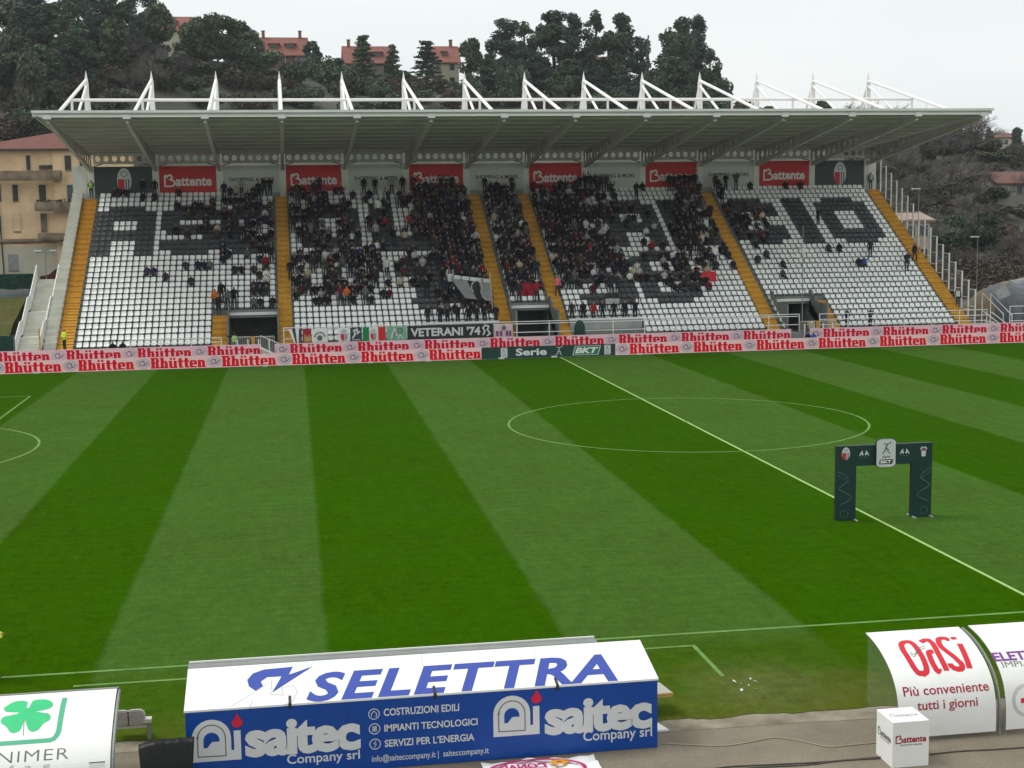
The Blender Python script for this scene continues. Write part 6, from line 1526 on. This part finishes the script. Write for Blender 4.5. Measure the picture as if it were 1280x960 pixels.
for px, py, w, k, lab in((632,22,52,'pine2','broad dark pine at the left end of the big ridge clump'),(655,26,44,'pine3','dark pine second from left in the big ridge clump'),(690,12,56,'pine1','tall dark pine with domed top in the big ridge clump'),(716,16,48,'pine2','dark pine beside the domed one in the big ridge clump'),(744,12,44,'pine3','pointed pine in the middle of the big ridge clump'),(775,16,48,'pine1','tall pine right of the middle of the big ridge clump'),(800,45,40,'pine2','lower dark pine in the dip of the big ridge clump'),(836,34,44,'pine3','dark pine left of the twin tops in the big ridge clump'),(852,20,42,'pine1','left of two tall twin pine tops at the right of the clump'),(872,18,42,'pine2','right of two tall twin pine tops at the right of the clump'),(888,60,36,'pine3','short pine at the right end of the big ridge clump')):
    plant(k, px, py, w*1.25, 236+RT_.uniform(-6,6), lab)
plant('cyp', 899, 76, 9, 238, 'slim cypress at the right end of the dark clump'); plant('cyp', 810, 46, 8, 228, 'slim dark cypress in the middle of the ridge clump')
plant('pine2', 668, 70, 60, 226, 'low dark pine filling the foot of the ridge clump'); plant('pine1', 840, 70, 60, 226, 'low dark pine under the twin tops'); plant('pine3', 608, 70, 40, 232, 'small dark pine at the left foot of the ridge clump')
plant('round', 1027, 124, 34, 250, 'small dark tree standing alone above the stand roof on the right'); plant('round', 960, 131, 30, 255, 'faint low tree above the roof left of the lone dark tree'); plant('cyp', 912, 112, 9, 250, 'small pointed tree just right of the dark clump')
plant('round', 1237, 157, 16, 285, 'small round tree on the right skyline left of the cream house'); plant('pine2', 1272, 158, 34, 262, 'dark evergreen at the right edge below the cream house'); plant('pine1', 1262, 190, 44, 235, 'dark blue green conifer under the cream house')
for px, py, w, Y, k in((1196,144,26,300,'bare1'),(1207,146,24,302,'bare2'),(1218,149,24,298,'bare3'),(1228,153,24,300,'bare2'),(1248,158,22,310,'bare1')):
    plant(k, px, py, w, Y, 'leafless tree with fine twigs on the right skyline', 'leafless trees on the right skyline')
# bare wood on the right slope: whole trees standing on the ground, in rows down the hill
def stand_tree(kind, px, Y, h, w, label, group):
    X = at(px, 300, Y=Y).x; zb = float(HZ(X, Y)); z = zb+h; py = pix((X, Y, z))[1]
    for a_, b_, c_, d_ in((1234,1278,184,299),(1240,1310,250,155),(1108,1168,300,94),(197,240,44,261),(320,386,72,251),(430,496,84,251),(538,577,104,251)):
        if a_ < px < b_ and Y < d_ and py < c_:
            if kind not in('scrub','scrubd','rust') or RT_.random() < .3: return
            h = min(h, 1.5); py = pix((X, Y, zb+h))[1]
    D = (Vector((X,Y,zb))-CAM).dot(FW)
    return plant(kind, px, py, w*FPX/D, Y, label, group)
for Y, n in((292,15),(268,15),(246,15),(224,14),(203,13),(184,12),(166,12),(150,11),(136,10),(122,9)):
    for k in range(n):
        px = 1068+(1310-1068)*(k+RT_.uniform(.1,.9))/n
        stand_tree(RT_.choice(['bare1','bare2','bare3']), px, Y+RT_.uniform(-8,8), RT_.uniform(8,12), RT_.uniform(7,10.5), 'leafless brown grey tree in the wood on the right slope', 'leafless trees on the right slope')
for Y, n in((285,14),(268,13),(250,13),(234,13),(218,13),(203,12),(188,12),(172,11),(158,11),(140,10),(124,9),(110,8)):
    for k in range(n):
        px = 1080+(1310-1080)*(k+RT_.uniform(.1,.9))/n
        stand_tree(RT_.choice(['rust','scrub','scrub']), px, Y+RT_.uniform(-9,9), RT_.uniform(2.5,4.5), RT_.uniform(6,10), 'brownish thicket bush among the bare trees on the right slope', 'bushes on the right slope')
for px, py, w, Y, lab in((1196,266,52,118,'broad evergreen bush left of centre on the right slope'),(1232,262,60,120,'broad evergreen bush on the right slope below the stone house'),(1168,284,36,112,'small evergreen bush beside the glazed fence on the right slope')): plant('green', px, py, w, Y, lab)
stand_tree('bare3', 1262, 106, 10, 11, 'big bare tree with pale trunk near the right edge', None); stand_tree('bare1', 1290, 102, 9, 10, 'bare tree cut by the right edge above the mound', None); stand_tree('bare2', 1205, 104, 8, 8, 'bare tree right of the street lamp behind the glazed fence', None)
for k in range(14): stand_tree('rust', 1190+110*(k+RT_.random())/14, 90+RT_.uniform(-6,6), RT_.uniform(3,4.5), RT_.uniform(5,7), 'brown thicket bush behind the tarpaulin mound', 'brown bushes behind the mound')
# undergrowth on the ridge slope behind the roof
for Y, n in((244,20),(230,22),(214,22),(198,22)):
    for k in range(n):
        px = 100+(940-100)*(k+RT_.uniform(.05,.95))/n
        stand_tree(RT_.choice(['scrub','scrub','scrubd','rust','scrubd']), px, Y+RT_.uniform(-6,6), RT_.uniform(2.6,5.0) if Y < 240 else RT_.uniform(1.5,2.6), RT_.uniform(7,11), 'scrubby bush in the undergrowth below the hill houses', 'bushes on the ridge slope')
for px, Y, h, w, k in((30,205,13,9,'pine2'),(118,208,15,9,'pine2'),(78,202,14,9,'pine3'),(140,200,11,8,'round'),(170,214,10,8,'bare3'),(132,222,14,9,'bare1'),(214,216,8,7,'round'),(240,220,9,7,'round'),(100,190,12,8,'pine1'),(50,185,11,9,'pine1'),(160,190,9,9,'bare2'),(200,196,8,8,'bare3'),(228,204,8,8,'bare1'),(300,222,7,7,'scrubd'),(330,228,7,6,'round'),(352,236,6,6,'bare2'),(420,238,6,6,'round'),(150,232,15,10,'bare1'),(172,236,14,9,'bare3'),(186,240,13,8,'pine3'),(205,244,8,8,'round'),(222,246,8,8,'bare2'),(246,244,9,8,'olive'),(140,212,14,9,'pine1'),(160,224,13,8,'pine2'),(196,228,11,8,'round'),(232,232,10,9,'bare1'),(300,240,9,8,'round'),(335,242,5,7,'round'),(362,243,5,6,'scrubd'),(22,228,12,9,'olive'),(8,214,13,10,'olive'),(44,222,14,9,'pine2'),(95,226,15,9,'pine1'),(500,240,6,7,'round'),(445,240,5,7,'round'),(474,240,6,6,'bare1')):
    stand_tree(k, px, Y, h, w, 'dark tree crowding the left hillside between the skyline conifers', 'trees crowding the left hillside')
for Y, n in((200,10),(184,10),(168,9),(152,8),(136,8)):
    for k in range(n):
        px = -25+185*(k+RT_.random())/n
        stand_tree(RT_.choice(['scrubd','scrub','olive','scrubd','rust']), px, Y+RT_.uniform(-6,6), RT_.uniform(3.5,6.5), RT_.uniform(6,9), 'dark shrub on the left hillside below the conifers', 'shrubs on the left hillside')
for Y, n in((238,14),(226,14)):
    for k in range(n):
        px = 600+310*(k+RT_.random())/n
        stand_tree(RT_.choice(['scrubd','pine1','pine2','scrubd']), px, Y+RT_.uniform(-4,4), RT_.uniform(5,9), RT_.uniform(7,10), 'low dark evergreen filling the foot of the big ridge pines', 'low evergreens under the ridge pines')
for k in range(16):
    stand_tree(RT_.choice(['round','scrubd','bare1','scrub']), 915+280*(k+RT_.random())/16, 255+RT_.uniform(-8,8), RT_.uniform(3,6), RT_.uniform(5,8), 'low tree on the far ridge just above the stand roof', 'low trees on the far ridge')
for o in list(PRO.values()):
    if not o['_used']:
        for ch in list(o.children): bpy.data.objects.remove(ch)
        bpy.data.objects.remove(o)

# thin winter haze over the valley
hm = bpy.data.materials.new('haze_air'); hm.use_nodes = True; ht = hm.node_tree; ht.nodes.clear()
ho = N(ht, 'ShaderNodeOutputMaterial'); hv = N(ht, 'ShaderNodeVolumePrincipled'); hv.inputs['Color'].default_value = (.86,.90,.94,1); hv.inputs['Density'].default_value = .00014; hv.inputs['Anisotropy'].default_value = .2
ht.links.new(hv.outputs[0], ho.inputs['Volume'])
mb = MB(); mb.box(-1500, 1500, -130, 1600, -2, 120); hz_ = mb.build('haze', hm); hz_['kind'] = 'stuff'
